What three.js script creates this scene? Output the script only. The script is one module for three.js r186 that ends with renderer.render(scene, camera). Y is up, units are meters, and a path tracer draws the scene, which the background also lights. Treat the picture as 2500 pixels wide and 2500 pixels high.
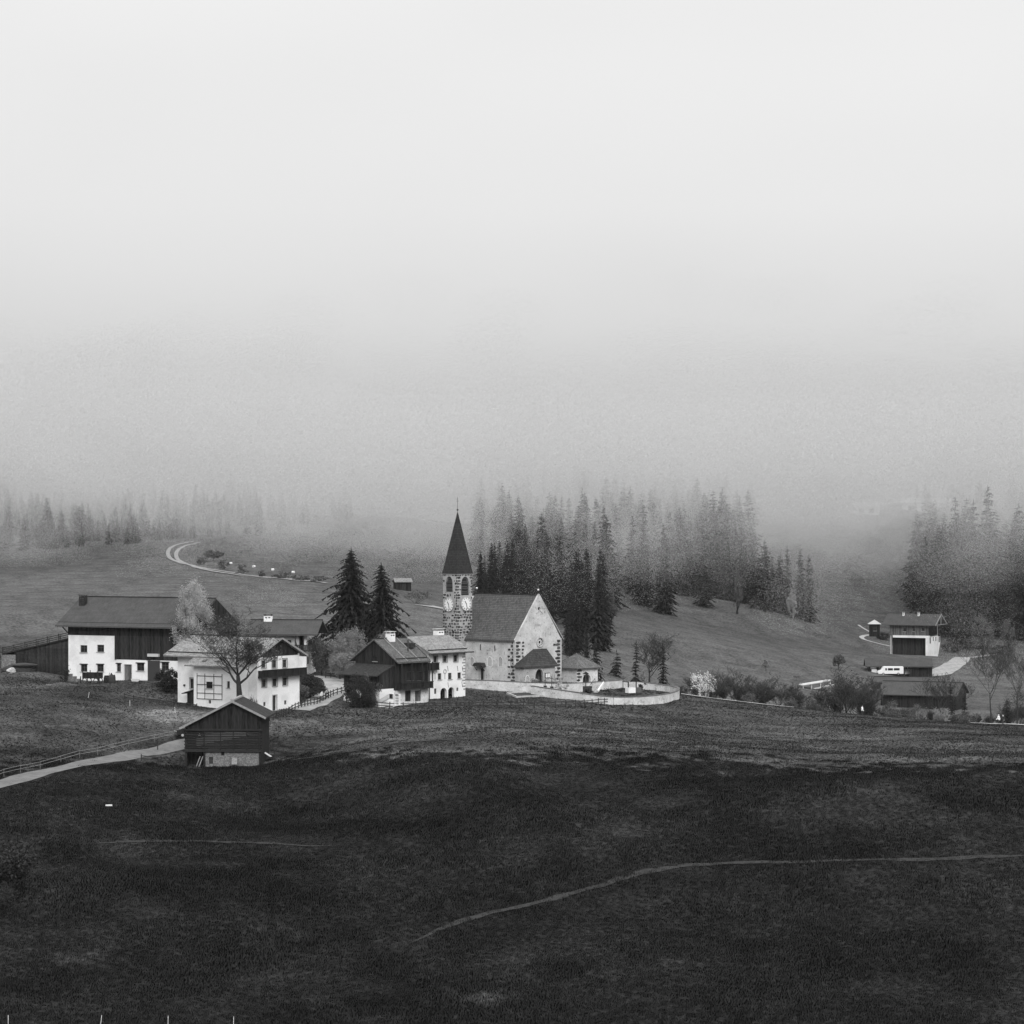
import * as THREE from 'three';
import { mergeGeometries } from 'three/addons/utils/BufferGeometryUtils.js';
import { MarchingCubes } from 'three/addons/objects/MarchingCubes.js';

// ---------------------------------------------------------------- camera, sky, sun, exposure
const scene = new THREE.Scene();
const EYE = 60, FOCAL = 7000, MID = 1250;              // metres; focal length and centre of a 2500 pixel square frame
const camera = new THREE.PerspectiveCamera(2 * Math.atan(MID / FOCAL) * 180 / Math.PI, 1, 1, 9000);
camera.position.set(0, EYE, 0);
camera.lookAt(0, EYE, -100);

function hash(a, b = 0, c = 0) { let h = Math.imul(a | 0, 374761393) ^ Math.imul(b | 0, 668265263) ^ Math.imul(c | 0, 2147483647 - 1013904223); h = Math.imul(h ^ (h >>> 13), 1274126177); h ^= h >>> 16; h = Math.imul(h, 2246822519); return ((h ^ (h >>> 15)) >>> 0) / 4294967296; }
function vnoise(x, y, s = 0) { const i = Math.floor(x), j = Math.floor(y); let u = x - i, v = y - j; u = u * u * (3 - 2 * u); v = v * v * (3 - 2 * v); const a = hash(i, j, s), b = hash(i + 1, j, s), c = hash(i, j + 1, s), d = hash(i + 1, j + 1, s); return a + (b - a) * u + (c - a) * v + (a - b - c + d) * u * v; }
function fbm(x, y, n = 4, s = 0) { let r = 0, a = 0.5, t = 0; for (let k = 0; k < n; k++) { r += a * vnoise(x, y, s + k * 17); t += a; x *= 2.03; y *= 2.03; a *= 0.5; } return r / t; }
function pnoise(x, y, px, py, s = 0) { const i = Math.floor(x), j = Math.floor(y); let u = x - i, v = y - j; u = u * u * (3 - 2 * u); v = v * v * (3 - 2 * v); const m = (q, p) => ((q % p) + p) % p; const a = hash(m(i, px), m(j, py), s), b = hash(m(i + 1, px), m(j, py), s), c = hash(m(i, px), m(j + 1, py), s), d = hash(m(i + 1, px), m(j + 1, py), s); return a + (b - a) * u + (c - a) * v + (a - b - c + d) * u * v; }
function rng(seed) { let s = seed >>> 0; return () => { s = (s + 0x6D2B79F5) >>> 0; let t = s; t = Math.imul(t ^ (t >>> 15), t | 1); t ^= t + Math.imul(t ^ (t >>> 7), t | 61); return ((t ^ (t >>> 14)) >>> 0) / 4294967296; }; }
const clamp = (x, a = 0, b = 1) => Math.min(b, Math.max(a, x));
const lerp = (a, b, t) => a + (b - a) * t;
const smooth = (a, b, x) => { const t = clamp((x - a) / (b - a)); return t * t * (3 - 2 * t); };

// overcast sky over a valley filled with cloud: dim towards the horizon, bright overhead
{
  const W = 2048, Hh = 1024, d = new Float32Array(W * Hh * 4);
  const stops = [[-90, 0.24], [-2, 0.33], [0.4, 0.3], [1.2, 0.355], [2.05, 0.44], [3.7, 0.555], [6, 0.645], [8, 0.665], [11, 0.69], [20, 0.86], [40, 1.2], [90, 1.55]];
  for (let j = 0; j < Hh; j++) {
    const el = ((j + 0.5) / Hh - 0.5) * 180;
    let k = 0; while (k < stops.length - 2 && el > stops[k + 1][0]) k++;
    const base = lerp(stops[k][1], stops[k + 1][1], clamp((el - stops[k][0]) / (stops[k + 1][0] - stops[k][0])));
    for (let i = 0; i < W; i++) {
      const n = pnoise(i / 40, j / 14, Math.ceil(W / 40), 999, 3) * 0.6 + pnoise(i / 16, j / 7, W / 16, 999, 5) * 0.4;
      const v = base * (1 + (n - 0.5) * 0.05), o = (j * W + i) * 4;
      d[o] = d[o + 1] = d[o + 2] = v; d[o + 3] = 1;
    }
  }
  const sky = new THREE.DataTexture(d, W, Hh, THREE.RGBAFormat, THREE.FloatType);
  sky.mapping = THREE.EquirectangularReflectionMapping; sky.magFilter = sky.minFilter = THREE.LinearFilter; sky.needsUpdate = true;
  scene.background = sky; scene.environment = sky;
}
const sun = new THREE.DirectionalLight(0xffffff, 1.5);   // the veiled sun, high behind the camera
sun.position.set(70, 260, 380); sun.target.position.set(0, 25, -500);
sun.castShadow = true; sun.shadow.radius = 45; sun.shadow.mapSize.set(4096, 4096);
Object.assign(sun.shadow.camera, { left: -450, right: 450, top: 400, bottom: -400, near: 1, far: 2600 });
{ const dir = new THREE.Vector3(0.16, 0.5, 0.84).normalize(); sun.position.copy(sun.target.position).addScaledVector(dir, 1000); }
scene.add(sun, sun.target);
scene.fog = new THREE.FogExp2(0xffffff, 0.000022);

const renderer = new THREE.WebGLRenderer({ antialias: true });
renderer.setSize(1024, 1024);
renderer.toneMapping = THREE.LinearToneMapping;
renderer.toneMappingExposure = 1.25;
const CLOUD = { size: 0.04, flakes: 6200, clusters: 32000, radius: 12 };
renderer.shadowMap.enabled = true;

// ---------------------------------------------------------------- textures and materials (all neutral greys)
function tex(size, fn, h = size) {
  const d = new Uint8Array(size * h * 4);
  for (let j = 0; j < h; j++) for (let i = 0; i < size; i++) { const v = clamp(fn(i, j)) * 255, o = (j * size + i) * 4; d[o] = d[o + 1] = d[o + 2] = v; d[o + 3] = 255; }
  const t = new THREE.DataTexture(d, size, h); t.wrapS = t.wrapT = THREE.RepeatWrapping; t.magFilter = THREE.LinearFilter; t.minFilter = THREE.LinearMipmapLinearFilter; t.generateMipmaps = true; t.needsUpdate = true; return t;
}
const pf = (i, j, S, cells, n, s) => { let r = 0, a = 0.5, t = 0, c = cells; for (let k = 0; k < n; k++) { r += a * pnoise(i / S * c, j / S * c, c, c, s + k * 7); t += a; a *= 0.5; c *= 2; } return r / t; };
const rep = (t, m) => { const c = t.clone(); c.repeat.set(1 / m, 1 / m); c.needsUpdate = true; return c; };   // one tile every m metres (uv are metres)
const T = {};
T.plaster = rep(tex(512, (i, j) => { const a = pf(i, j, 512, 5, 5, 11), b = pf(i, j, 512, 64, 2, 31); return 0.8 + 0.14 * smooth(0.25, 0.6, a) + 0.12 * (b - 0.5); }), 9);
T.oldplaster = rep(tex(512, (i, j) => { const a = pf(i, j, 512, 6, 5, 12), b = pf(i, j, 512, 48, 3, 32), c = pf(i, j, 512, 24, 3, 44); return 0.72 + 0.4 * (a - 0.45) + 0.28 * (b - 0.5) - 0.3 * smooth(0.66, 0.78, c); }), 8);
T.shingle = rep(tex(512, (i, j) => { const row = Math.floor(j / 32), fy = (j % 32) / 32, w = 20 + Math.floor(hash(row, 9) * 8), off = Math.floor(hash(row, 4) * 40), k = Math.floor(((i + off) % 512) / w), fx = (((i + off) % 512) % w) / w; let v = 0.62 + 0.34 * (hash(k, row, 5) - 0.5); v *= 0.9 + 0.2 * pnoise(i / 4, j / 16, 128, 32, 6); if (fy < 0.16) v *= 0.42; if (fx < 0.09) v *= 0.6; return v * (0.85 + 0.3 * pf(i, j, 512, 6, 3, 8)); }), 5.2);
T.tile = rep(tex(512, (i, j) => { const row = Math.floor(j / 32), fy = (j % 32) / 32, k = Math.floor((i + (row % 2) * 8) / 16) % 32; let v = 0.68 + 0.16 * (hash(k, row, 15) - 0.5); if (fy < 0.25) v *= 0.45; if ((i + (row % 2) * 8) % 16 < 2) v *= 0.75; return v * (0.8 + 0.4 * pf(i, j, 512, 5, 4, 18)); }), 5.6);
T.wood = rep(tex(512, (i, j) => { const b = Math.floor(i / 26), f = i % 26; let v = 0.55 + 0.4 * (hash(b, 3) - 0.5) + 0.5 * (pnoise(i / 3, j / 60, 171, 9, 21) - 0.5) + 0.35 * (pnoise(i / 10, j / 90, 52, 6, 22) - 0.5); if (f < 3) v *= 0.3; return v; }), 4.3);
T.grain = rep(tex(256, (i, j) => 0.65 + 0.5 * (pnoise(i / 30, j / 3, 9, 86, 23) - 0.5) + 0.3 * (pnoise(i / 8, j / 2, 32, 128, 24) - 0.5)), 2);
T.bark = rep(tex(256, (i, j) => 0.6 + 0.6 * (pnoise(i / 5, j / 20, 52, 13, 25) - 0.5)), 1.5);
T.rubble = rep(tex(512, (i, j) => { let best = 9, best2 = 9, id = 0; const gx = i / 20, gy = j / 15; for (let a = -1; a < 2; a++) for (let b = -1; b < 2; b++) { const cx = Math.floor(gx) + a, cy = Math.floor(gy) + b, wx = ((cx % 26) + 26) % 26, wy = ((cy % 34) + 34) % 34; const dx = cx + hash(wx, wy, 1) - gx, dy = cy + hash(wx, wy, 2) - gy, q = dx * dx + dy * dy; if (q < best) { best2 = best; best = q; id = wx * 40 + wy; } else if (q < best2) best2 = q; } const e = Math.sqrt(best2) - Math.sqrt(best); return (e < 0.1 ? 0.3 : 0.45 + 0.5 * hash(id, 7)) * (0.85 + 0.3 * pnoise(i / 6, j / 6, 86, 86, 9)); }), 5);
T.gravel = rep(tex(512, (i, j) => 0.72 + 0.5 * (pf(i, j, 512, 8, 4, 51) - 0.5) + 0.35 * (hash(i >> 1, j >> 1, 52) - 0.5)), 7);
// fine blades and clumps
T.grass = rep(tex(1024, (i, j) => { const a = pf(i, j, 1024, 8, 4, 61), b = pf(i, j, 1024, 90, 3, 71), c = pnoise(i / 2, j / 2, 512, 512, 81); return 0.55 + 0.45 * (a - 0.5) + 0.8 * (b - 0.5) + 0.6 * (c - 0.5); }), 37);
T.grassBump = rep(tex(512, (i, j) => pf(i, j, 512, 40, 4, 91)), 13);

const mats = {};
function mat(key, grey, o = {}) {
  if (!mats[key]) { mats[key] = new THREE.MeshPhysicalMaterial({ roughness: 0.9, metalness: 0, side: THREE.DoubleSide, specularIntensity: (o.roughness ?? 0.9) > 0.7 ? 0.15 : 1, ...o }); mats[key].color.setRGB(grey, grey, grey); mats[key].name = key; }
  return mats[key];
}
const M = {
  white: mat('white_plaster', 0.86, { map: T.plaster }), cream: mat('cream_plaster', 0.8, { map: T.oldplaster }), grey: mat('grey_plaster', 0.52, { map: T.oldplaster }),
  churchwall: mat('church_plaster', 0.66, { map: T.oldplaster }), mortar: mat('mortar', 0.46, { map: T.oldplaster }), surround: mat('painted_surround', 0.3),
  shingleLight: mat('weathered_shingle', 0.4, { map: T.shingle, bumpMap: T.shingle, bumpScale: 0.02 }), shingleMid: mat('grey_shingle', 0.19, { map: T.shingle, bumpMap: T.shingle, bumpScale: 0.02 }),
  shingleDark: mat('dark_shingle', 0.07, { map: T.shingle, bumpMap: T.shingle, bumpScale: 0.02 }), spire: mat('spire_shingle', 0.062, { map: T.shingle, bumpMap: T.shingle, bumpScale: 0.02 }),
  tileDark: mat('dark_tile', 0.115, { map: T.tile, bumpMap: T.tile, bumpScale: 0.03 }), wood: mat('dark_wood', 0.045, { map: T.wood, bumpMap: T.wood, bumpScale: 0.02 }), woodMid: mat('brown_wood', 0.06, { map: T.wood, bumpMap: T.wood, bumpScale: 0.02 }),
  beam: mat('beam_wood', 0.045, { map: T.grain }), beamLight: mat('pale_board', 0.4, { map: T.grain }), log: mat('log_wood', 0.034, { map: T.grain, bumpMap: T.grain, bumpScale: 0.02 }), logB: mat('log_wood_grey', 0.045, { map: T.grain, bumpMap: T.grain, bumpScale: 0.02 }),
  fence: mat('fence_wood', 0.06, { map: T.grain }), glass: mat('window_glass', 0.018, { roughness: 0.12 }), frame: mat('window_frame', 0.09), frameWhite: mat('white_frame', 0.7), door: mat('door_wood', 0.07, { map: T.wood }), doorGrey: mat('grey_door', 0.24, { map: T.wood }),
  stoneA: mat('dark_stone', 0.06, { map: T.gravel }), stoneB: mat('mid_stone', 0.09, { map: T.gravel }), stoneC: mat('pale_stone', 0.14, { map: T.gravel }), rubble: mat('rubble_wall', 0.3, { map: T.rubble, bumpMap: T.rubble, bumpScale: 0.04 }),
  iron: mat('iron', 0.03, { roughness: 0.6 }), metalPale: mat('tin', 0.5, { roughness: 0.5 }), gold: mat('ball_metal', 0.75, { roughness: 0.25, metalness: 0.6 }), dial: mat('clock_dial', 0.85, { map: T.plaster }),
  bark: mat('bark', 0.06, { map: T.bark }), twig: mat('twig', 0.055), birchBark: mat('pale_bark', 0.3, { map: T.bark }),
  needle: mat('spruce_needles', 0.022), needleB: mat('spruce_needles_grey', 0.03), larch: mat('larch_needles', 0.26), leafPale: mat('pale_leaves', 0.38), leafMid: mat('mid_leaves', 0.1), leafDark: mat('dark_leaves', 0.035), blossom: mat('blossom', 0.75), leafGrey: mat('grey_leaves', 0.2),
  asphalt: mat('asphalt', 0.2, { map: T.gravel }), dirt: mat('dirt_road', 0.42, { map: T.gravel }), track: mat('worn_track', 0.05, { map: T.gravel }), concrete: mat('concrete', 0.6, { map: T.oldplaster }),
  paint: mat('vehicle_white', 0.75, { roughness: 0.3 }), paintDark: mat('vehicle_dark', 0.02, { roughness: 0.25 }), tyre: mat('tyre', 0.02), rim: mat('rim', 0.4, { roughness: 0.4 }), lamp: mat('headlamp', 0.7, { roughness: 0.15 }), plastic: mat('white_plastic', 0.8, { roughness: 0.5 }), hay: mat('straw', 0.42, { map: T.gravel }),
};

// ---------------------------------------------------------------- geometry and object helpers
const V = (x, y, z) => new THREE.Vector3(x, y, z);
function uvMetres(g) {                                   // uv = metres, projected along the axis each face looks at
  if (g.index) g = g.toNonIndexed();
  const p = g.attributes.position, uv = new Float32Array(p.count * 2), a = V(), b = V(), c = V();
  if (!g.attributes.normal) g.computeVertexNormals();
  for (let k = 0; k < p.count; k += 3) {
    a.fromBufferAttribute(p, k); b.fromBufferAttribute(p, k + 1); c.fromBufferAttribute(p, k + 2);
    const n = b.clone().sub(a).cross(c.clone().sub(a)), x = Math.abs(n.x), y = Math.abs(n.y), z = Math.abs(n.z);
    [a, b, c].forEach((q, i) => { const o = (k + i) * 2; if (y >= x && y >= z) { uv[o] = q.x; uv[o + 1] = q.z; } else if (x >= z) { uv[o] = q.z; uv[o + 1] = q.y; } else { uv[o] = q.x; uv[o + 1] = q.y; } });
  }
  g.setAttribute('uv', new THREE.BufferAttribute(uv, 2));
  for (const k of Object.keys(g.attributes)) if (!['position', 'normal', 'uv', 'color'].includes(k)) g.deleteAttribute(k);
  return g;
}
const merged = (list) => list.length === 1 ? uvMetres(list[0]) : mergeGeometries(list.map(uvMetres));
function bx(w, h, d, x = 0, y = 0, z = 0, rx = 0, ry = 0, rz = 0) { const g = new THREE.BoxGeometry(w, h, d); if (rx) g.rotateX(rx); if (rz) g.rotateZ(rz); if (ry) g.rotateY(ry); g.translate(x, y, z); return g; }
function bar(a, b, w, h = w) { const d = b.clone().sub(a), L = d.length(), g = new THREE.BoxGeometry(w, h, L); const q = new THREE.Quaternion().setFromRotationMatrix(new THREE.Matrix4().lookAt(b, a, Math.abs(d.y) > 0.99 * L ? V(1, 0, 0) : V(0, 1, 0))); g.applyQuaternion(q); const m = a.clone().add(b).multiplyScalar(0.5); g.translate(m.x, m.y, m.z); return g; }
function cyl(r0, r1, h, x, y, z, n = 12) { const g = new THREE.CylinderGeometry(r1, r0, h, n); g.translate(x, y + h / 2, z); return g; }
function prismZ(pts, z0, z1, holes = []) { const s = new THREE.Shape(pts.map(p => new THREE.Vector2(p[0], p[1]))); for (const h of holes) s.holes.push(new THREE.Path(h.map(p => new THREE.Vector2(p[0], p[1])))); const g = new THREE.ExtrudeGeometry(s, { depth: z1 - z0, bevelEnabled: false }); g.translate(0, 0, z0); return g; }
const turnX = (g) => g.rotateY(Math.PI / 2);             // (x, y, z) -> (z, y, -x)
const taken = {};
function numbered(name) { const n = taken[name] = (taken[name] ?? -1) + 1; return n ? `${name}_${String(n).padStart(3, '0')}` : name; }
function part(parent, name, geoms, material, label) {
  const g = Array.isArray(geoms) ? merged(geoms) : uvMetres(geoms);
  const o = new THREE.Mesh(g, material); o.name = name; o.castShadow = o.receiveShadow = true; if (label) o.userData.label = label; parent.add(o); return o;
}
function tag(o, label, category, group, kind) { o.userData.label = label; if (category) o.userData.category = category; if (group) o.userData.group = group; if (kind) o.userData.kind = kind; return o; }
function thing(name, label, category, pos, turn = 0, group) { const o = new THREE.Group(); o.name = numbered(name); o.position.copy(pos); o.rotation.y = turn; tag(o, label, category, group); scene.add(o); o.updateMatrixWorld(true); return o; }
function single(name, geoms, material, label, category, group, kind) { const o = part(scene, numbered(name), geoms, material); return tag(o, label, category, group, kind); }
function copyOf(src, name, pos, turn, scale, label, group) { const c = src.clone(); c.name = numbered(name); c.position.copy(pos); c.rotation.y = turn; if (scale.isVector3) c.scale.copy(scale); else c.scale.setScalar(scale); c.userData = { ...src.userData, label, group }; scene.add(c); return c; }
const P = (px, py, D) => V((px - MID) / FOCAL * D, EYE - (py - MID) / FOCAL * D, -D);   // a surveyed point: photograph position and distance
// ---------------------------------------------------------------- the land
// surveyed spot heights: [x in the photograph, y in the photograph, distance in metres]
const SPOTS = [
  [0, 2500, 295], [600, 2500, 298], [1250, 2500, 300], [1900, 2500, 300], [2500, 2500, 300], [0, 2250, 325], [600, 2250, 328], [0, 2080, 350], [300, 2080, 352], [0, 1915, 385], [250, 1866, 405], [430, 1824, 430], [600, 2050, 360], [900, 2050, 360], [250, 1960, 380],
  [1250, 2300, 322], [1250, 2100, 350], [1250, 1950, 375], [1250, 1840, 400], [1250, 1790, 430], [1250, 1742, 475], [545, 1872, 420], [640, 1868, 420], [460, 1868, 422], [800, 1832, 415], [1000, 1815, 415], [700, 1960, 382], [900, 1900, 390],
  [1700, 1855, 395], [1700, 1800, 440], [1700, 1758, 490], [1660, 1700, 560], [2300, 1880, 385], [2500, 1880, 380], [2500, 1790, 470], [2100, 1746, 530], [2300, 1767, 500], [1880, 1722, 545], [2100, 1830, 432], [2300, 1820, 436], [2400, 2100, 345], [2400, 2300, 322], [1800, 2100, 350], [1800, 2300, 322],
  [0, 1780, 430], [200, 1720, 455], [0, 1690, 470], [225, 1662, 500], [340, 1662, 496], [430, 1664, 496], [0, 1640, 505], [60, 1610, 520], [300, 1760, 445], [300, 1832, 425], [130, 1870, 405],
  [445, 1714, 478], [672, 1738, 465], [600, 1752, 452], [560, 1734, 462], [620, 1780, 442], [740, 1730, 470], [945, 1722, 490], [1020, 1722, 490], [1060, 1712, 497], [1090, 1708, 503], [1137, 1694, 510], [800, 1692, 500], [790, 1652, 530], [700, 1700, 492], [870, 1718, 488], [760, 1742, 462], [900, 1734, 478], [1150, 1722, 492], [1400, 1728, 492],
  [700, 1640, 530], [350, 1570, 600], [0, 1500, 640], [300, 1430, 780], [0, 1400, 860], [420, 1365, 920], [0, 1367, 960], [430, 1327, 1000], [700, 1405, 850], [800, 1425, 800], [900, 1452, 760], [1050, 1487, 720], [1000, 1560, 620], [600, 1480, 700], [900, 1380, 900], [900, 1292, 1120], [700, 1302, 1100], [1000, 1266, 1250],
  [1200, 1664, 552], [1310, 1666, 545], [1410, 1666, 552], [1180, 1664, 560], [1500, 1690, 534], [1560, 1686, 540], [1140, 1684, 520], [1300, 1698, 512], [1400, 1709, 506], [1490, 1721, 500], [1600, 1716, 512], [1655, 1702, 535], [1200, 1706, 503],
  [1250, 1605, 640], [1400, 1612, 650], [1250, 1522, 760], [1500, 1492, 880], [1500, 1565, 760], [1700, 1565, 780], [1900, 1497, 950], [1700, 1503, 920], [1600, 1645, 680], [1800, 1652, 720], [1800, 1755, 600], [2100, 1682, 740], [2100, 1800, 620], [2400, 1805, 600], [2260, 1602, 900], [2200, 1652, 810], [2400, 1622, 850], [2100, 1590, 930], [2450, 1562, 980], [2050, 1540, 980], [2050, 1450, 1080], [1700, 1420, 1080], [2000, 1300, 1200], [2150, 1245, 1280], [2300, 1248, 1290], [2450, 1500, 1100], [2450, 1350, 1250], [2450, 1232, 1500],
  [1500, 1350, 1300], [1500, 1232, 1600], [800, 1232, 1500], [0, 1282, 1200], [0, 1222, 1550], [1250, 1190, 1900], [0, 1185, 1900], [2500, 1190, 1900],
  [-500, 2250, 330], [-500, 1830, 430], [-600, 1520, 650], [-600, 1290, 1200], [3000, 2250, 330], [3000, 1850, 430], [3000, 1720, 650], [3000, 1500, 1100], [3000, 1200, 1850],
].map(([a, b, d]) => { const p = P(a, b, d); return [p.x, p.z, p.y]; });
for (const [z, y] of [[400, 95], [200, 82], [60, 66], [0, 54], [-50, 35], [-150, 9], [-240, 1]]) for (const x of [-260, -60, 60, 260]) SPOTS.push([x, z, y]);   // the viewer's own hillside
const tps = (() => {
  const n = SPOTS.length, N = n + 3, A = Array.from({ length: N }, () => new Float64Array(N + 1));
  const U = (q) => q > 1e-9 ? q * Math.log(q) : 0, sc = 100;
  const X = SPOTS.map(p => p[0] / sc), Z = SPOTS.map(p => p[1] / sc);
  for (let i = 0; i < n; i++) { for (let j = 0; j < n; j++) A[i][j] = U((X[i] - X[j]) ** 2 + (Z[i] - Z[j]) ** 2) + (i === j ? 2e-3 : 0); A[i][n] = A[n][i] = 1; A[i][n + 1] = A[n + 1][i] = X[i]; A[i][n + 2] = A[n + 2][i] = Z[i]; A[i][N] = SPOTS[i][2]; }
  for (let c = 0; c < N; c++) { let b = c; for (let r = c + 1; r < N; r++) if (Math.abs(A[r][c]) > Math.abs(A[b][c])) b = r;[A[c], A[b]] = [A[b], A[c]]; for (let r = c + 1; r < N; r++) { const f = A[r][c] / A[c][c]; if (f) for (let k = c; k <= N; k++) A[r][k] -= f * A[c][k]; } }
  const w = new Float64Array(N); for (let r = N - 1; r >= 0; r--) { let s = A[r][N]; for (let k = r + 1; k < N; k++) s -= A[r][k] * w[k]; w[r] = s / A[r][r]; }
  return (x, z) => { x /= sc; z /= sc; let s = w[n] + w[n + 1] * x + w[n + 2] * z; for (let i = 0; i < n; i++) { const q = (x - X[i]) ** 2 + (z - Z[i]) ** 2; if (q > 1e-9) s += w[i] * q * Math.log(q); } return s; };
})();
const RELIEF = [[-30, -383, 15, 12, -2.2], [-8, -378, 12, 16, 1.6], [12, -352, 14, 14, 1.3], [-50, -356, 16, 9, -1.2], [45, -372, 22, 9, 1.2], [30, -330, 22, 9, -1.4], [-36, -336, 12, 7, 1.0], [-46, -430, 16, 6, -1.2]];   // dips and swells of the near slope: x, z, half widths, height
const rough = (x, z) => RELIEF.reduce((s, [a, b, rx, rz, h]) => { const q = ((x - a) / rx) ** 2 + ((z - b) / rz) ** 2; return q < 9 ? s + h * Math.exp(-q) : s; }, 0) + (fbm(x / 22, z / 22, 3, 5) - 0.5) * 1.1 * smooth(-560, -480, -Math.abs(z + 150) - 150) + (fbm(x / 7, z / 7, 2, 8) - 0.5) * 0.4;
const gx = [], gz = [];
for (let x = -1100; x < -330; x += 35) gx.push(x); for (let x = -330; x < -150; x += 6) gx.push(x); for (let x = -150; x < 150; x += 1.5) gx.push(x); for (let x = 150; x < 330; x += 6) gx.push(x); for (let x = 330; x <= 1100; x += 35) gx.push(x);
for (let z = 420; z > -240; z -= 12) gz.push(z); for (let z = -240; z > -600; z -= 1.4) gz.push(z); for (let z = -600; z > -1000; z -= 5) gz.push(z); for (let z = -1000; z >= -2000; z -= 20) gz.push(z);
const GH = new Float64Array(gx.length * gz.length);
for (let j = 0; j < gz.length; j++) for (let i = 0; i < gx.length; i++) GH[j * gx.length + i] = tps(gx[i], gz[j]) + rough(gx[i], gz[j]);
function find(a, v, up) { let lo = 0, hi = a.length - 2; while (lo < hi) { const m = (lo + hi + 1) >> 1; if (up ? a[m] <= v : a[m] >= v) lo = m; else hi = m - 1; } return lo; }
function H(x, z) {                                       // height of the ground sheet, on its own triangles
  const i = find(gx, x, true), j = find(gz, z, false), W = gx.length;
  const u = clamp((x - gx[i]) / (gx[i + 1] - gx[i])), v = clamp((z - gz[j]) / (gz[j + 1] - gz[j]));
  const a = GH[j * W + i], b = GH[j * W + i + 1], c = GH[(j + 1) * W + i], d = GH[(j + 1) * W + i + 1];
  return u + v <= 1 ? a + (b - a) * u + (c - a) * v : d + (c - d) * (1 - u) + (b - d) * (1 - v);
}
const onGround = (x, z, dy = 0) => V(x, H(x, z) + dy, z);
function seen(px, py, from = 285, to = 1900) {           // where the sight line through a photograph position meets the ground
  const kx = (px - MID) / FOCAL, ky = (py - MID) / FOCAL; let last = from;
  for (let D = from; D < to; D += D < 650 ? 0.5 : 2) { if (EYE - ky * D <= H(kx * D, -D)) { let a = last, b = D; for (let k = 0; k < 12; k++) { const m = (a + b) / 2; if (EYE - ky * m <= H(kx * m, -m)) b = m; else a = m; } return onGround(kx * b, -b); } last = D; }
  return onGround(kx * to, -to);
}
const atD = (px, D, dy = 0) => onGround((px - MID) / FOCAL * D, -D, dy);
const poly = (list, x) => { let k = 0; while (k < list.length - 2 && x > list[k + 1][0]) k++; return lerp(list[k][1], list[k + 1][1], clamp((x - list[k][0]) / (list[k + 1][0] - list[k][0]))); };
// the long grass of the lower slope, foreground vignette painted into its dark tone, ends along this line (x, distance), the mown meadow begins above it
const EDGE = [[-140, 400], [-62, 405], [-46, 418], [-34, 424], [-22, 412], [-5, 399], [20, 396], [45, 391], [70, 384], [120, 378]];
const PATCH = [];                                        // [x, z, radius x, radius z, albedo factor]: patches of paler or darker tone, dry growth among them
function patch(px, py, rx, rz, f) { const p = seen(px, py); PATCH.push([p.x, p.z, rx, rz, f]); }
patch(440, 1745, 7, 9, 2.1); patch(330, 1735, 6, 5, 1.35); patch(690, 1765, 7, 7, 1.55); patch(1180, 2440, 2.6, 2.2, 2.6); patch(1230, 2425, 3, 1.5, 1.7); patch(1250, 1770, 26, 8, 1.25); patch(1800, 1790, 22, 8, 1.2); patch(250, 1805, 20, 5, 0.55); patch(100, 1835, 18, 5, 0.55); patch(560, 1800, 10, 6, 0.75); patch(700, 1810, 14, 4, 0.55); patch(880, 1795, 16, 3, 0.8); patch(1600, 1815, 10, 3, 0.75); patch(2050, 1770, 12, 5, 0.8); patch(180, 1690, 16, 7, 0.75); patch(120, 1745, 20, 9, 0.72); patch(300, 1710, 14, 8, 0.8);
patch(1180, 1900, 13, 9, 1.25); patch(1330, 2020, 14, 10, 1.25); patch(430, 1990, 8, 5, 1.3); patch(520, 1960, 6, 4, 1.4); patch(220, 2340, 5, 2, 1.8); patch(640, 2250, 7, 4, 1.4); patch(1450, 2000, 16, 10, 1.25); patch(1900, 1960, 20, 8, 1.2);
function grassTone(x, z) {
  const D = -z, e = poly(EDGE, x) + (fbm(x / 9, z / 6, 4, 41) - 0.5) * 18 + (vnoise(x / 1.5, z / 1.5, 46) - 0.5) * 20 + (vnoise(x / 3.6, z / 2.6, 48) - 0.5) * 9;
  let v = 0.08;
  if (D < 600) v = D < e ? 0.021 : 0.068;  // below the edge the long grass colour also carries painted foreground darkening
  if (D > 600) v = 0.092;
  const near = D < 590 && Math.abs(x) < 150;
  v *= near ? 0.42 + 1.16 * fbm(x / 14, z / 9, 4, 42) : 0.75 + 0.5 * fbm(x / 90, z / 90, 2, 42);
  if (near) v *= 0.8 + 0.4 * vnoise(x / 4.5, z / 3, 43);
  for (const [a, b, rx, rz, f] of PATCH) { const q = Math.sqrt(((x - a) / rx) ** 2 + ((z - b) / rz) ** 2) + (fbm(x / 2, z / 2, 3, 44) - 0.5) * 0.9; if (q < 1) v *= lerp(f, 1, smooth(0.55, 1, q)); }
  return v;
}
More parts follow.
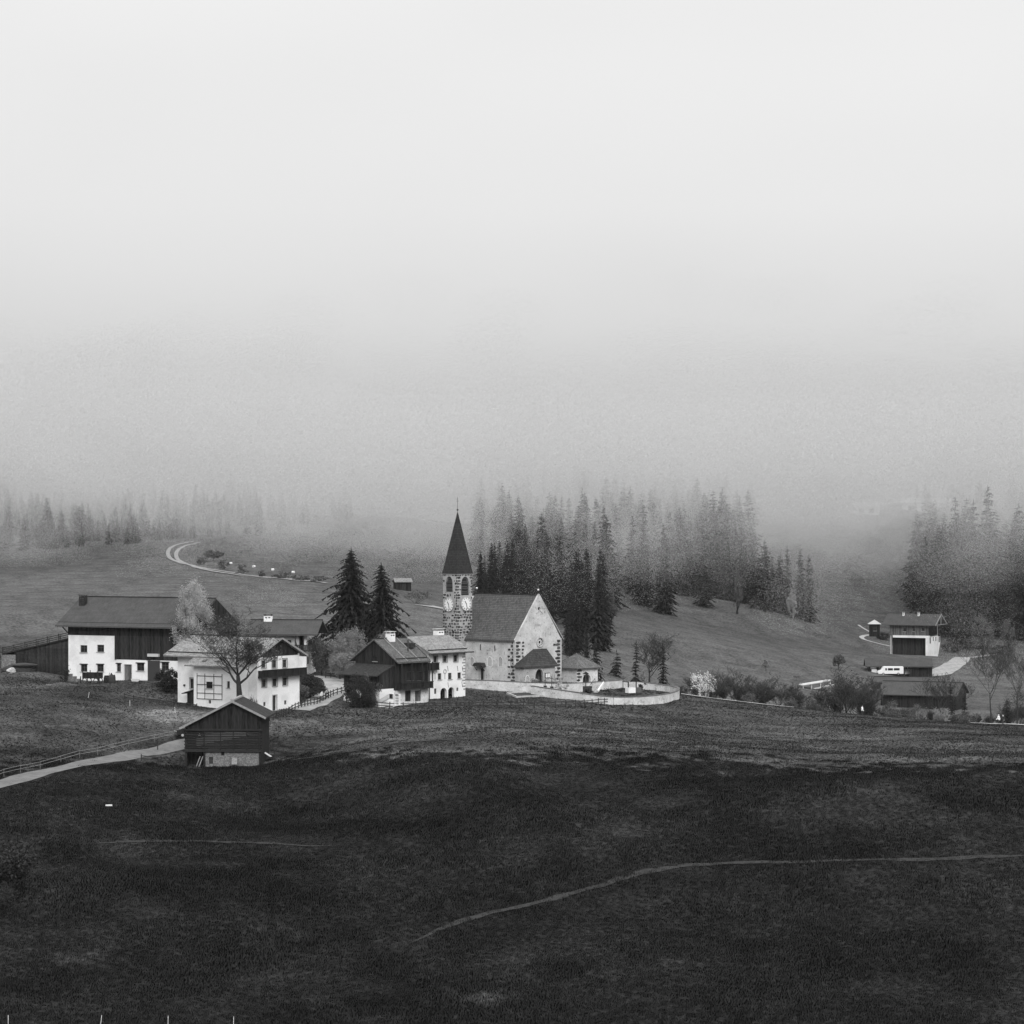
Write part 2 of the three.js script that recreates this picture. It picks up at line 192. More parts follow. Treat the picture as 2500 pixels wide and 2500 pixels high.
{
  const W = gx.length, n = GH.length, pos = new Float32Array(n * 3), uv = new Float32Array(n * 2), col = new Float32Array(n * 3), idx = [];
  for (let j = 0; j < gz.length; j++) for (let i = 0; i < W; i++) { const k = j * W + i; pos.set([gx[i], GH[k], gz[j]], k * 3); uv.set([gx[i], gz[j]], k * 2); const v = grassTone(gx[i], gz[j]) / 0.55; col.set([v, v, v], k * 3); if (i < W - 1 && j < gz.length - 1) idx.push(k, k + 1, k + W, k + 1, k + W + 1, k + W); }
  const g = new THREE.BufferGeometry(); g.setAttribute('position', new THREE.BufferAttribute(pos, 3)); g.setAttribute('uv', new THREE.BufferAttribute(uv, 2)); g.setAttribute('color', new THREE.BufferAttribute(col, 3)); g.setIndex(idx); g.computeVertexNormals();
  const o = new THREE.Mesh(g, new THREE.MeshPhysicalMaterial({ vertexColors: true, specularIntensity: 0, map: T.grass, bumpMap: T.grassBump, bumpScale: 0.06, roughness: 1, side: THREE.DoubleSide }));
  o.material.name = 'meadow'; o.name = 'ground'; o.receiveShadow = o.castShadow = true; tag(o, 'rolling alpine meadow of short and long grass around the village', 'meadow', null, 'structure'); scene.add(o);
}
const PAVED = new Set(), cell = (x, z) => Math.round(x) * 4096 + Math.round(z);
function strip(name, label, list, width, material, lift = 0.07, raised = 0, category = 'path') {   // a road or path laid over the ground along photograph positions
  const pts = list.map(q => q.isVector3 ? q : q.length === 3 ? atD(q[0], q[2]) : seen(q[0], q[1]));
  const c = new THREE.CatmullRomCurve3(pts, false, 'centripetal'), L = c.getLength(), n = Math.ceil(L / 1.0), A = 5, pos = [], uv = [], idx = [];
  for (let k = 0; k <= n; k++) { const p = c.getPointAt(k / n), t = c.getTangentAt(k / n), s = V(-t.z, 0, t.x).normalize(), w0 = (Array.isArray(width) ? lerp(width[0], width[1], k / n) : width); for (let a = 0; a < A; a++) { const w = w0 * (material === M.track ? (0.4 + 1.1 * vnoise(k / 2.2, a * 9, 77)) * smooth(0, 9, Math.min(k, n - k)) : 0.93 + 0.14 * vnoise(k / 3, a * 9, 77)) * (a / (A - 1) - 0.5), x = p.x + s.x * w, z = p.z + s.z * w; if (material !== M.track) PAVED.add(cell(x, z)); pos.push(x, H(x, z) + lift + (a > 0 && a < A - 1 ? 0.03 : 0), z); uv.push(x, z); if (k < n && a < A - 1) { const o = k * A + a; idx.push(o, o + 1, o + A, o + 1, o + A + 1, o + A); } } }
  const g = new THREE.BufferGeometry(); g.setAttribute('position', new THREE.Float32BufferAttribute(pos, 3)); g.setAttribute('uv', new THREE.Float32BufferAttribute(uv, 2)); g.setIndex(idx); g.computeVertexNormals();
  const o = new THREE.Mesh(g, material); o.name = numbered(name); o.receiveShadow = true; tag(o, label, category, null, 'structure'); scene.add(o); return o;
}
strip('lane', 'pale asphalt lane climbing from the left edge to the timber hut', [[-90, 1940], [0, 1915], [120, 1884], [230, 1861], [330, 1842], [420, 1825], [500, 1806], [600, 1790]], [3.6, 3.2], M.asphalt, 0.09);
strip('footpath', 'worn grass track crossing the dark lower slope', [[985, 2312], [1100, 2258], [1220, 2225], [1370, 2190], [1480, 2158], [1570, 2130], [1680, 2114], [1850, 2106], [2050, 2102], [2250, 2098], [2400, 2093], [2560, 2088]], 0.95, M.track);
strip('footpath', 'faint grass track running right from the hut below the meadow', [[655, 1862], [740, 1852], [850, 1836], [940, 1820], [1000, 1812], [1100, 1806], [1250, 1808]], 0.9, M.track);
strip('footpath', 'thin cattle path on the dark slope left of centre', [[180, 2062], [300, 2056], [450, 2054], [600, 2058], [750, 2066], [850, 2068]], 0.75, M.track);
const crest = (px, back = 0) => { let best = 9e9, at = 500; for (let D = 430; D < 600; D += 0.5) { const p = atD(px, D), py = (EYE - p.y) / D; if (py < best - 1e-5) { best = py; at = D; } } return atD(px, at - back); };   // the skyline of the near hill
strip('footpath', 'white gravel path along the hill crest from the churchyard to the right', [1664, 1700, 1740, 1790, 1840, 1890, 1940].map(px => crest(px, 4)), [2.4, 1.4], M.concrete, 0.16);
strip('lane', 'pale gravel yard lane between the houses and the bushes', [[735, 1735], [775, 1715], [815, 1690], [830, 1668], [800, 1655], [760, 1652]], [3, 6.5], M.dirt, 0.09);
strip('farm_track', 'pale left wheel rut of the farm track bending in the far meadow', [[800, 1436, 800], [620, 1412, 840], [500, 1395, 870], [430, 1378, 905], [410, 1358, 945], [425, 1340, 985], [470, 1330, 1010]], 1.3, M.dirt, 0.25, 0, 'track');
strip('farm_track', 'pale right wheel rut of the farm track bending in the far meadow', [[800, 1438, 796], [620, 1415, 834], [506, 1398, 862], [445, 1380, 900], [430, 1360, 938], [446, 1343, 978], [490, 1332, 1005]], 1.3, M.dirt, 0.25, 0, 'track');
strip('farm_track', 'pale gravel patch of track left of the church tower in the far meadow', [[1025, 1484, 735], [1060, 1478, 745], [1100, 1472, 755]], [3, 9], M.dirt, 0.2, 0, 'track');
strip('footpath', 'white gravel path under the two walkers at the right edge', [2375, 2420, 2460, 2500, 2560].map(px => crest(px, 3.4)), 1.6, M.concrete, 0.16);
const far7 = (px, py, from = 700) => seen(px, py, from);
strip('driveway', 'white curved driveway left of the chalet on the right', [[2225, 1588], [2180, 1580], [2140, 1571], [2112, 1563], [2104, 1556], [2116, 1552], [2134, 1551]].map(q => far7(...q)), 1.6, M.concrete, 0.2, 0, 'driveway');
strip('driveway', 'pale gravel road bending down beside the carport', [[2430, 1598], [2372, 1606], [2338, 1618], [2315, 1632], [2290, 1645], [2250, 1650]].map(q => far7(...q)), [3, 7], M.dirt, 0.2, 0, 'driveway');
// long grass: tufts standing on the near slopes
{
  const r = rng(901), tuft = (n, h, spread) => { const pos = [], nor = []; for (let k = 0; k < n; k++) { const a = r() * 6.28, ro = r() * spread, x = Math.cos(a) * ro, z = Math.sin(a) * ro, l = h * (0.5 + 0.7 * r()), b = r() * 6.28, lean = 0.25 + 0.5 * r(), w = 0.03 + 0.03 * r(); const tx = x + Math.cos(b) * l * lean, tz = z + Math.sin(b) * l * lean, ux = -Math.sin(b) * w, uz = Math.cos(b) * w; pos.push(x - ux, -0.05, z - uz, x + ux, -0.05, z + uz, tx, l, tz); for (let q = 0; q < 3; q++) nor.push(Math.cos(b) * 0.3, 0.9, Math.sin(b) * 0.3); } const g = new THREE.BufferGeometry(); g.setAttribute('position', new THREE.Float32BufferAttribute(pos, 3)); g.setAttribute('normal', new THREE.Float32BufferAttribute(nor, 3)); return g; };
  const blade = mat('grass_blade', 1, { roughness: 1 });
  const fields = [['grass', 'long grass with painted-in foreground darkness on the slope below the village', 250000, -425, -292, 9, 0.17, 0.3], ['grass', 'short mown grass on the meadow around the village', 220000, -560, -385, 8, 0.09, 0.2]];
  for (const [name, label, n, z0, z1, blades, h, sp] of fields) {
    const m = new THREE.InstancedMesh(tuft(blades, h, sp), blade, n), q = new THREE.Matrix4(), c = new THREE.Color(); let k = 0;
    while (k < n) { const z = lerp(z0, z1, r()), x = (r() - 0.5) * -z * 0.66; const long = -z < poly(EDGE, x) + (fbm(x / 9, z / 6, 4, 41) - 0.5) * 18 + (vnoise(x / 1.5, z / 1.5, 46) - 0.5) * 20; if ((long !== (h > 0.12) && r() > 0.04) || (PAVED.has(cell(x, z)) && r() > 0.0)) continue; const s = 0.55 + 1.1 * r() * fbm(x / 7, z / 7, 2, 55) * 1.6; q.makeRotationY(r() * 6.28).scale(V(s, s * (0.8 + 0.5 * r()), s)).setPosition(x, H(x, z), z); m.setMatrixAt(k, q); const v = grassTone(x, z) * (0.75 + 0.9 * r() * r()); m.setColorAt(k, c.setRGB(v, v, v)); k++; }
    m.name = numbered(name); m.receiveShadow = m.castShadow = true; tag(m, label, 'grass', null, 'stuff'); scene.add(m);
  }
}
// ---------------------------------------------------------------- plants: builders
class Faces {                                            // loose triangles
  constructor() { this.p = []; this.n = []; }
  tri(a, b, c, n) { if (!n) n = b.clone().sub(a).cross(c.clone().sub(a)).normalize(); this.p.push(a.x, a.y, a.z, b.x, b.y, b.z, c.x, c.y, c.z); for (let k = 0; k < 3; k++) this.n.push(n.x, n.y, n.z); }
  tube(a, b, ra, rb, sides = 4) { const d = b.clone().sub(a).normalize(), u = Math.abs(d.y) > 0.9 ? V(1, 0, 0) : V(0, 1, 0), s = u.cross(d).normalize(), t = d.clone().cross(s); const ring = (c, r) => Array.from({ length: sides }, (_, k) => c.clone().addScaledVector(s, Math.cos(k / sides * 6.283) * r).addScaledVector(t, Math.sin(k / sides * 6.283) * r)); const A = ring(a, ra), B = ring(b, rb); for (let k = 0; k < sides; k++) { const l = (k + 1) % sides; this.tri(A[k], A[l], B[k]); this.tri(A[l], B[l], B[k]); } }
  leaf(c, s, r) { const n = V(r() - 0.5, r() - 0.3, r() - 0.5).normalize(), u = V(r() - 0.5, r() - 0.5, r() - 0.5).cross(n).normalize().multiplyScalar(s), v = n.clone().cross(u.clone().normalize()).multiplyScalar(s * 0.6); this.tri(c.clone().sub(u), c.clone().add(v), c.clone().add(u)); this.tri(c.clone().sub(u), c.clone().add(u), c.clone().sub(v)); }
  get geo() { const g = new THREE.BufferGeometry(); g.setAttribute('position', new THREE.Float32BufferAttribute(this.p, 3)); g.setAttribute('normal', new THREE.Float32BufferAttribute(this.n, 3)); g.setAttribute('uv', new THREE.Float32BufferAttribute(new Float32Array(this.p.length / 3 * 2).map((_, k) => this.p[(k >> 1) * 3 + (k & 1)]), 2)); return g; }
}
function raw(parent, name, faces, material) { const o = new THREE.Mesh(faces.geo ?? faces, material); o.name = name; o.castShadow = o.receiveShadow = true; parent.add(o); return o; }
// a spruce of height h and radius R: whorls of drooping boughs carrying hanging sprays
function spruceInto(t, h, R, seed, detail, needle, lean = 0, bare = 0.04) {
  const r = rng(seed), tr = new Faces(), cr = new Faces(), wh = Math.round(h * detail.whorls);
  const axis = (k) => V(lean * h * k * k + Math.sin(k * 5 + seed) * 0.15, h * k, Math.cos(k * 4 + seed) * 0.12);
  const rad = 0.011 * h; for (let k = 0; k < 6; k++) tr.tube(axis(k / 6).setY(k ? h * k / 6 : -1), axis((k + 1) / 6), rad * (1 - k / 6) + 0.03, rad * (1 - (k + 1) / 6) + 0.02, 6);
  for (let i = 0; i < wh; i++) {
    const k = bare + (1 - bare) * Math.pow(i / wh, 0.92), c0 = axis(k), prof = Math.pow(1 - k, 0.78) * (k < 0.16 ? 0.72 + k * 1.7 : 1), n = Math.max(3, Math.round(detail.boughs * (0.5 + 0.5 * prof)));
    for (let b = 0; b < n; b++) {
      if (r() < 0.07) continue;
      const a = (b + r() * 0.8) / n * 6.283 + i * 2.4, L = R * prof * (0.45 + 0.7 * r() * (0.6 + 0.4 * Math.sin(i * 1.9 + a * 2))) + 0.25, drop = (0.16 + 0.5 * (1 - k)) * L * (0.6 + 0.5 * r()), up = 0.13 * L;
      const dir = V(Math.cos(a), 0, Math.sin(a)), side = V(-dir.z, 0, dir.x); const c = c0.clone().add(V(0, (r() - 0.5) * detail.jitter, 0)); let prev = c.clone();
      for (let s = 1; s <= detail.steps; s++) {
        const f = s / detail.steps, p = c.clone().addScaledVector(dir, L * f).add(V(0, up * Math.sin(f * 3.1) - drop * f * f + (f > 0.85 ? 0.05 * L : 0), 0)); const w = (L * 0.2 * (1.25 - f) + 0.16) * detail.full;
        if (detail.sprays) for (let q = 0; q < detail.sprays; q++) { const m = prev.clone().lerp(p, r()), sg = q % 2 ? 1 : -1, tip = m.clone().addScaledVector(side, sg * w * (0.6 + r() * 0.8)).addScaledVector(dir, w * 0.5 * r()).add(V(0, -w * (0.25 + 0.6 * r()), 0)); cr.tri(m.clone().addScaledVector(dir, -w * 0.22), m.clone().addScaledVector(dir, w * 0.22), tip); }
        { const m = prev.clone().lerp(p, 0.3 + 0.5 * r()).addScaledVector(side, (r() - 0.5) * w).add(V(0, -w * (0.5 + 0.7 * r()), 0)); cr.tri(prev, p, m); }
        cr.tri(prev.clone().addScaledVector(side, w * 0.55), prev.clone().addScaledVector(side, -w * 0.55), p); prev = p;
      }
    }
  }
  cr.tri(axis(0.97).add(V(-0.12, 0, 0)), axis(0.97).add(V(0.12, 0, 0)), axis(1).add(V(0, 0.5, 0))); cr.tri(axis(0.97).add(V(0, 0, -0.12)), axis(0.97).add(V(0, 0, 0.12)), axis(1).add(V(0, 0.5, 0)));
  raw(t, 'trunk', tr, M.bark); raw(t, 'crown', cr, needle); return t;
}
const FINE = { whorls: 2.1, boughs: 12, steps: 5, sprays: 6, full: 1.0, jitter: 0.3 }, MIDD = { whorls: 1.5, boughs: 9, steps: 3, sprays: 4, full: 1.3, jitter: 0.4 }, FAR = { whorls: 1.25, boughs: 10, steps: 2, sprays: 3, full: 1.9, jitter: 1.5 };
// a bare broadleaved tree: limbs and twigs from one trunk, with a few clinging leaves
function bareInto(t, o) {
  const { h, trunk, r0, spread = 0.9, seed, levels = 5, leaves = 0, leafMat = M.leafMid, leafSize = 0.16, forkAt = 0.3, kids = 4, up = 0.25, twigMin = 0.022, bark = M.bark, twig = M.twig, lean = 0, leafShare = 0.6 } = o;
  const r = rng(seed), limbs = new Faces(), twigs = new Faces(), lv = new Faces();
  const grow = (a, dir, L, rad, lvl) => {
    const seg = lvl < 2 ? 5 : lvl < 4 ? 3 : 2; let p = a.clone(), d = dir.clone(); const pts = [];
    for (let s = 0; s < seg; s++) { d.add(V((r() - 0.5) * (lvl ? 0.34 : 0.12), (r() - 0.5) * 0.2 + up * 0.25, (r() - 0.5) * (lvl ? 0.34 : 0.12))).normalize(); const q = p.clone().addScaledVector(d, L / seg), ra = Math.max(twigMin, rad * (1 - 0.6 * s / seg)), rb = Math.max(twigMin * 0.8, rad * (1 - 0.6 * (s + 1) / seg)); (lvl < 3 ? limbs : twigs).tube(p, q, ra, rb, lvl < 1 ? 8 : lvl < 3 ? 5 : 3); pts.push([q.clone(), d.clone(), rb]); p = q; }
    if (lvl >= levels - 1 && leaves) for (let k = 0; k < leaves; k++) if (r() < leafShare) lv.leaf(p.clone().add(V((r() - 0.5) * 0.7, (r() - 0.5) * 0.7, (r() - 0.5) * 0.7)), leafSize * (0.6 + 0.8 * r()), r);
    if (lvl >= levels) return;
    const n = lvl === 0 ? kids + 2 : kids;
    for (let k = 0; k < n; k++) { const [q, e, rr] = pts[Math.min(pts.length - 1, Math.floor((forkAt * (lvl ? 0.8 : 2) + (1 - forkAt) * (k + r()) / n) * pts.length))]; const a = r() * 6.283, s = V(Math.cos(a), (r() - 0.35) * 0.7 + up, Math.sin(a)), nd = e.clone().multiplyScalar(1 - spread * 0.55).addScaledVector(s, spread * (0.7 + 0.5 * r())).normalize(); grow(q, nd, L * (lvl ? 0.62 : 0.8) * (0.7 + 0.5 * r()), rr * (lvl ? 0.62 : 0.58), lvl + 1); }
  };
  grow(V(0, -0.5, 0), V(lean, 1, 0).normalize(), trunk, r0, 0);
  let top = 0.1; for (const f of [limbs, twigs]) for (let k = 1; k < f.p.length; k += 3) top = Math.max(top, f.p[k]);
  const s = h / top; for (const f of [limbs, twigs, lv]) for (let k = 0; k < f.p.length; k++) f.p[k] *= s;
  raw(t, 'trunk', limbs, bark); const c = raw(t, 'crown', twigs, twig); if (lv.p.length) raw(c, 'leaves', lv, leafMat); return t;
}
// a leafy bush or rounded tree: clumps of leaves on stems
function bushInto(t, o) {
  const { w, h, d = w, n = 1500, leaf = 0.13, seed, leafMat = M.leafMid, trunkH = 0, stems = 6, clumps = 26, hollow = 0.5, bark = M.bark, spiky = 0, fuzz = 0.16, pointed = 0 } = o;
  const r = rng(seed), st = new Faces(), lv = new Faces(), cs = [];
  for (let k = 0; k < clumps; k++) { let x, y, z, q; do { x = r() * 2 - 1; y = r() * 2 - 1; z = r() * 2 - 1; q = x * x + y * y + z * z; } while (q > 1 || q < hollow * hollow * 0.6); const pinch = pointed ? 1 - pointed * clamp((y + 0.6) / 1.6) : 1; cs.push(V(x * w / 2 * pinch * (0.85 + 0.3 * r()), trunkH + (y * 0.5 + 0.5) * (h - trunkH), z * d / 2 * pinch)); }
  for (let k = 0; k < stems; k++) { const c = cs[Math.floor(r() * cs.length)], m = c.clone().multiplyScalar(0.5).setY(lerp(trunkH * 0.8, c.y, 0.45)); if (trunkH) { if (!k) st.tube(V(0, -0.5, 0), V(0, trunkH, 0), 0.03 * h, 0.02 * h, 7); st.tube(V(0, trunkH * 0.85, 0), m, 0.015 * h, 0.01 * h, 4); } else st.tube(V((r() - 0.5) * w * 0.2, -0.3, (r() - 0.5) * d * 0.2), m, 0.014 * h + 0.012, 0.01 * h + 0.01, 4); st.tube(m, c, 0.01 * h + 0.008, 0.012, 3); }
  for (let k = 0; k < n; k++) { const c = cs[Math.floor(r() * r() * 0.999 * cs.length + (r() < 0.5 ? r() * cs.length : 0)) % cs.length], g = () => (r() + r() + r() - 1.5) / 1.5, f = fuzz * (1 + r()); const p = c.clone().add(V(g() * w * f, g() * h * f, g() * d * f)); if (p.y < 0.02) p.y = 0.02 + r() * 0.3; if (spiky) { const e = p.clone().sub(V(0, h * 0.2, 0)).normalize().multiplyScalar(spiky); lv.tri(p, p.clone().add(V(0.05, 0.02, 0)), p.clone().add(e)); } else lv.leaf(p, leaf * (0.6 + 0.8 * r()), r); }
  raw(t, 'stems', st, bark); raw(t, 'leaves', lv, leafMat); return t;
}
const heightTo = (p, topPy) => (EYE - (topPy - MID) / FOCAL * -p.z) - p.y;
// ---------------------------------------------------------------- the woods: single spruces, three kinds, standing on the slopes behind the village
{
  const kinds = [[28, 4.6, 11], [30, 4.2, 12], [26, 5.2, 13], [31, 4.6, 14]].map(([h, R, s], k) => ({ h, make: (name, label, pos, group) => spruceInto(thing(name, label, 'tree', pos, 0, group), h, R, s, FAR, k % 2 ? M.needleB : M.needle) }));
  const first = [], r = rng(77);
  const stand = (label, group, list) => { for (const [px, D, topPy] of list) { const p = atD(px, D), h = heightTo(p, topPy), k = Math.floor(r() * 4); p.y -= 0.4; const w = h / kinds[k].h; if (!first[k]) { first[k] = kinds[k].make('spruce_tree', label, p, group); first[k].scale.set(w, w, w); } else copyOf(first[k], 'spruce_tree', p, r() * 6.283, V(w * (1.2 + 0.6 * r()), w * (0.9 + 0.2 * r()), w * (1.2 + 0.6 * r())), label, group); } };
  const scatter = (n, px0, px1, D0, D1, top0, top1, keep = () => true) => { const out = []; let guard = 0; while (out.length < n && guard++ < 4000) { const f = r(), D = lerp(D0, D1, f), px = lerp(px0, px1, r()); if (!keep(px, D, f)) continue; out.push([px, D, lerp(top0, top1, f) + (r() - 0.5) * 90]); } return out; };
  stand('dark spruce in the dense misty wood directly behind the church', 'wood behind the church', [...scatter(100, 1170, 1490, 700, 1060, 1430, 1200, (x, D) => x < 1330 ? D > 760 : true), [1385, 660, 1500], [1405, 668, 1470], [1432, 672, 1520], [1452, 690, 1560], [1420, 700, 1480], [1470, 720, 1545], [1395, 690, 1450]]);
  stand('tall spruce in the misty clump above the sloping field right of the church', 'clump above the sloping field', scatter(72, 1470, 1810, 905, 1120, 1300, 1185, (x, D) => !(x > 1740 && D < 960)));
  stand('spruce in the small separate group beside the pale larch', 'small spruce group by the larch', [[1866, 950, 1308], [1885, 965, 1350], [1905, 955, 1338], [1922, 962, 1335], [1955, 960, 1334], [1975, 985, 1360], [1840, 975, 1370]]);
  stand('tall dark spruce in the wood above the chalet on the right', 'wood above the chalet', [...scatter(78, 2225, 2640, 960, 1240, 1330, 1225), [2330, 1000, 1232], [2375, 990, 1205], [2413, 995, 1212], [2260, 985, 1300], [2295, 990, 1255], [2480, 1000, 1230]]);
  // deeper ranks of the woods, where single trees run together
  const mass = (label, list) => { const r2 = rng(list.length * 7 + 3), k0 = first.filter(Boolean); for (const k of [0, 2]) { const crown = k0[k].children[1], m = new THREE.InstancedMesh(crown.geometry, crown.material, Math.floor(list.length / 2)), q = new THREE.Matrix4(); for (let j = 0; j < m.count; j++) { const [px, D, topPy] = list[j * 2 + (k ? 1 : 0)], p = atD(px, D), w = Math.max(8, heightTo(p, topPy)) / (k ? 26 : 28); q.makeRotationY(r2() * 6.28).scale(V(w * (1.3 + 0.6 * r2()), w * (0.85 + 0.3 * r2()), w * (1.3 + 0.6 * r2()))).setPosition(p.x, p.y - 0.4, p.z); m.setMatrixAt(j, q); } m.name = numbered('forest'); m.castShadow = m.receiveShadow = true; tag(m, label, 'forest', label, 'stuff'); scene.add(m); } };
  mass('faint fog-bound forest along the top of the left meadow', scatter(560, -150, 860, 1000, 1330, 1275, 1200, (x, D) => D > 985 + (x > 250 ? (x - 250) * 0.28 : 0) && (x < 620 || r() < 0.5)));
  mass('deep ranks of the dark misty forest behind the church', scatter(220, 1150, 1840, 960, 1350, 1280, 1150, (x, D) => x < 1330 || D > 985));
  mass('deep ranks of the wood above the chalet at the right', scatter(150, 2235, 2700, 1010, 1330, 1290, 1200));
}
// the two great spruces by the church lane
{ const p = atD(858, 560), h = heightTo(p, 1340); spruceInto(thing('spruce_tree', 'tallest dark spruce standing left of the church tower', 'tree', p), h, 12.5, 201, FINE, M.needle, 0.004, 0.1); }
{ const p = atD(934, 552), h = heightTo(p, 1376); spruceInto(thing('spruce_tree', 'smaller dark spruce with thin top next to the tallest spruce', 'tree', p), h, 9.6, 207, FINE, M.needle, -0.006, 0.1); }
// village trees and bushes
{ const p = atD(474, 492), h = heightTo(p, 1424); bushInto(thing('birch_tree', 'pale feathery birch in front of the long barn roof', 'tree', p), { w: 8.6, h, n: 42000, leaf: 0.085, seed: 31, leafMat: M.leafPale, trunkH: 3, stems: 30, clumps: 90, hollow: 0.15, bark: M.birchBark, fuzz: 0.075, pointed: 0.5 }); }
{ const p = atD(585, 455), h = heightTo(p, 1478); bareInto(thing('walnut_tree', 'large bare spreading tree in front of the white farmhouse', 'tree', p), { h, trunk: 4.6, r0: 0.46, seed: 73, levels: 6, kids: 4, spread: 0.98, up: 0.2, leafShare: 0.3, leaves: 1, leafMat: M.leafMid, leafSize: 0.09, twigMin: 0.012 }); }
const bushes = [
  ['shrub', 'dark round shrub at the left corner of the white farmhouse', 412, 486, 1634, 4.2, M.leafDark, 301], ['shrub', 'dark rounded bush beside the lane fence, right of the farmhouse gable', 752, 492, 1648, 6.2, M.leafDark, 302], ['shrub', 'low grey bush against the farmhouse wall under the balcony end', 728, 486, 1668, 3.4, M.leafMid, 303],
  ['shrub', 'wide dark bush in front of the timber house', 878, 484, 1650, 5.8, M.leafDark, 304], ['shrub', 'smaller grey bush at the foot of the timber house wall', 906, 487, 1650, 3.2, M.leafMid, 305],
  ['leafy_tree', 'pale rounded tree below the two great spruces', 868, 530, 1532, 5.6, M.leafGrey, 306], ['leafy_tree', 'broad pale tree between the lane and the timber house roof', 830, 528, 1552, 5.4, M.leafGrey, 307], ['leafy_tree', 'grey bushy tree right of the farmhouse behind the balcony', 785, 532, 1556, 4.6, M.leafMid, 308], ['leafy_tree', 'small pale tree left of the timber house gable', 842, 520, 1596, 4.8, M.leafGrey, 309], ['leafy_tree', 'dim bush in the gap behind the white back house', 764, 545, 1560, 3.6, M.leafMid, 310],
  ['leafy_tree', 'pale bush in front of the dark spruces by the chimney', 938, 534, 1545, 4.2, M.leafGrey, 311],
];
for (const [name, label, px, D, top, w, m, seed] of bushes) { const p = atD(px, D), h = Math.max(1.2, heightTo(p, top)); bushInto(thing(name, label, name === 'shrub' ? 'bush' : 'tree', p), { w, h, n: 12000, leaf: 0.11, seed, leafMat: m, clumps: 46, fuzz: 0.12, stems: 9, trunkH: name === 'shrub' ? 0 : h * 0.2 }); }
{ const p = atD(622, 455); bushInto(thing('spiky_shrub', 'small spiky dark shrub beside the hut roof and the farmhouse wall', 'bush', p), { w: 2.1, h: Math.max(1, heightTo(p, 1706)), n: 700, leaf: 0.1, seed: 320, leafMat: M.leafDark, clumps: 12, spiky: 0.5, stems: 8 }); }
{ const p = atD(157, 497); bushInto(thing('shrub', 'dark ivy bush at the left foot of the long barn', 'bush', p), { w: 1.8, h: 2.6, n: 900, leaf: 0.1, seed: 321, leafMat: M.leafDark }); }
// far bushes along the farm track and pale larches
for (const [px, D, w, h, seed, label] of [[545, 868, 3.5, 3, 401, 'leftmost low bush beside the far farm track'], [590, 850, 4, 2.6, 402, 'second low bush along the far farm track'], [640, 835, 3, 1.8, 403, 'tiny bush midway along the far farm track'], [690, 822, 5, 2.2, 404, 'wide low bush along the far farm track'], [735, 812, 4.5, 2.1, 405, 'low bush of the track hedge left of the spruces'], [780, 803, 5, 2, 406, 'last low bush of the track hedge beside the spruces'], [492, 890, 3.2, 2.6, 407, 'small bush at the bend of the far farm track'], [1018, 752, 8, 3.4, 408, 'dim bush beside the far pale roofed barn']]) bushInto(thing('shrub', label, 'bush', atD(px, D)), { w, h, n: 600, leaf: 0.2, seed, leafMat: M.leafMid, clumps: 14 });
for (const [px, D, top, w, seed, label, m] of [[1933, 948, 1440, 4.2, 411, 'pale golden larch standing alone at the wood edge', M.larch], [520, 905, 1344, 7, 412, 'pale larch in the mist inside the track bend', M.leafMid], [1493, 800, 1440, 3.6, 413, 'faint pale larch at the left end of the spruce clump', M.leafMid], [1448, 770, 1450, 3.4, 414, 'faint grey larch behind the chapel in the wood', M.leafMid], [2400, 905, 1500, 10, 415, 'pale rounded tree right of the chalet', M.leafMid], [2462, 915, 1512, 5, 416, 'narrow pale tree at the right edge beside the rounded one', M.leafMid], [1870, 745, 1612, 2, 417, 'thin pale shrub in the valley hedge', M.leafGrey], [1945, 735, 1652, 2.4, 418, 'narrow pale conifer left of the small white cottage', M.leafGrey], [2047, 790, 1596, 4.5, 419, 'pale round treetop behind the bare trees in the valley', M.leafMid], [1800, 935, 1390, 4, 420, 'faint pale larch between the spruce clump and the small group', M.leafMid]]) { const p = atD(px, D); bushInto(thing('larch_tree', label, 'tree', p), { w, h: heightTo(p, top), n: 2600, leaf: 0.2, seed, leafMat: m, trunkH: 1.2, clumps: 40, stems: 14, pointed: w < 5 ? 0.85 : 0.3, fuzz: 0.09, hollow: 0.1 }); }
// churchyard conifers and the hollow beyond it
for (const [px, D, top, R, seed, label] of [[1552, 600, 1566, 1.5, 431, 'narrow dark conifer behind the churchyard, left of the pair'], [1618, 606, 1572, 2.1, 432, 'dark bushy conifer behind the churchyard, right of the pair'], [2322, 612, 1672, 1.8, 433, 'slim dark spruce in front of the long barn roof on the right'], [2356, 616, 1690, 1.5, 434, 'short dark spruce beside the gable of the long barn'], [2458, 560, 1712, 2, 435, 'dark spruce at the right edge behind the walkers'], [1400, 610, 1540, 2.6, 436, 'dark spruce right of the church gable behind the chapel'], [1455, 622, 1575, 3, 437, 'dark spruce behind the chapel roof'], [1505, 640, 1590, 2.6, 438, 'small dark spruce right of the chapel below the wood']]) { const p = atD(px, D); spruceInto(thing('spruce_tree', label, 'tree', p), heightTo(p, top), R, seed, MIDD, M.needle); }
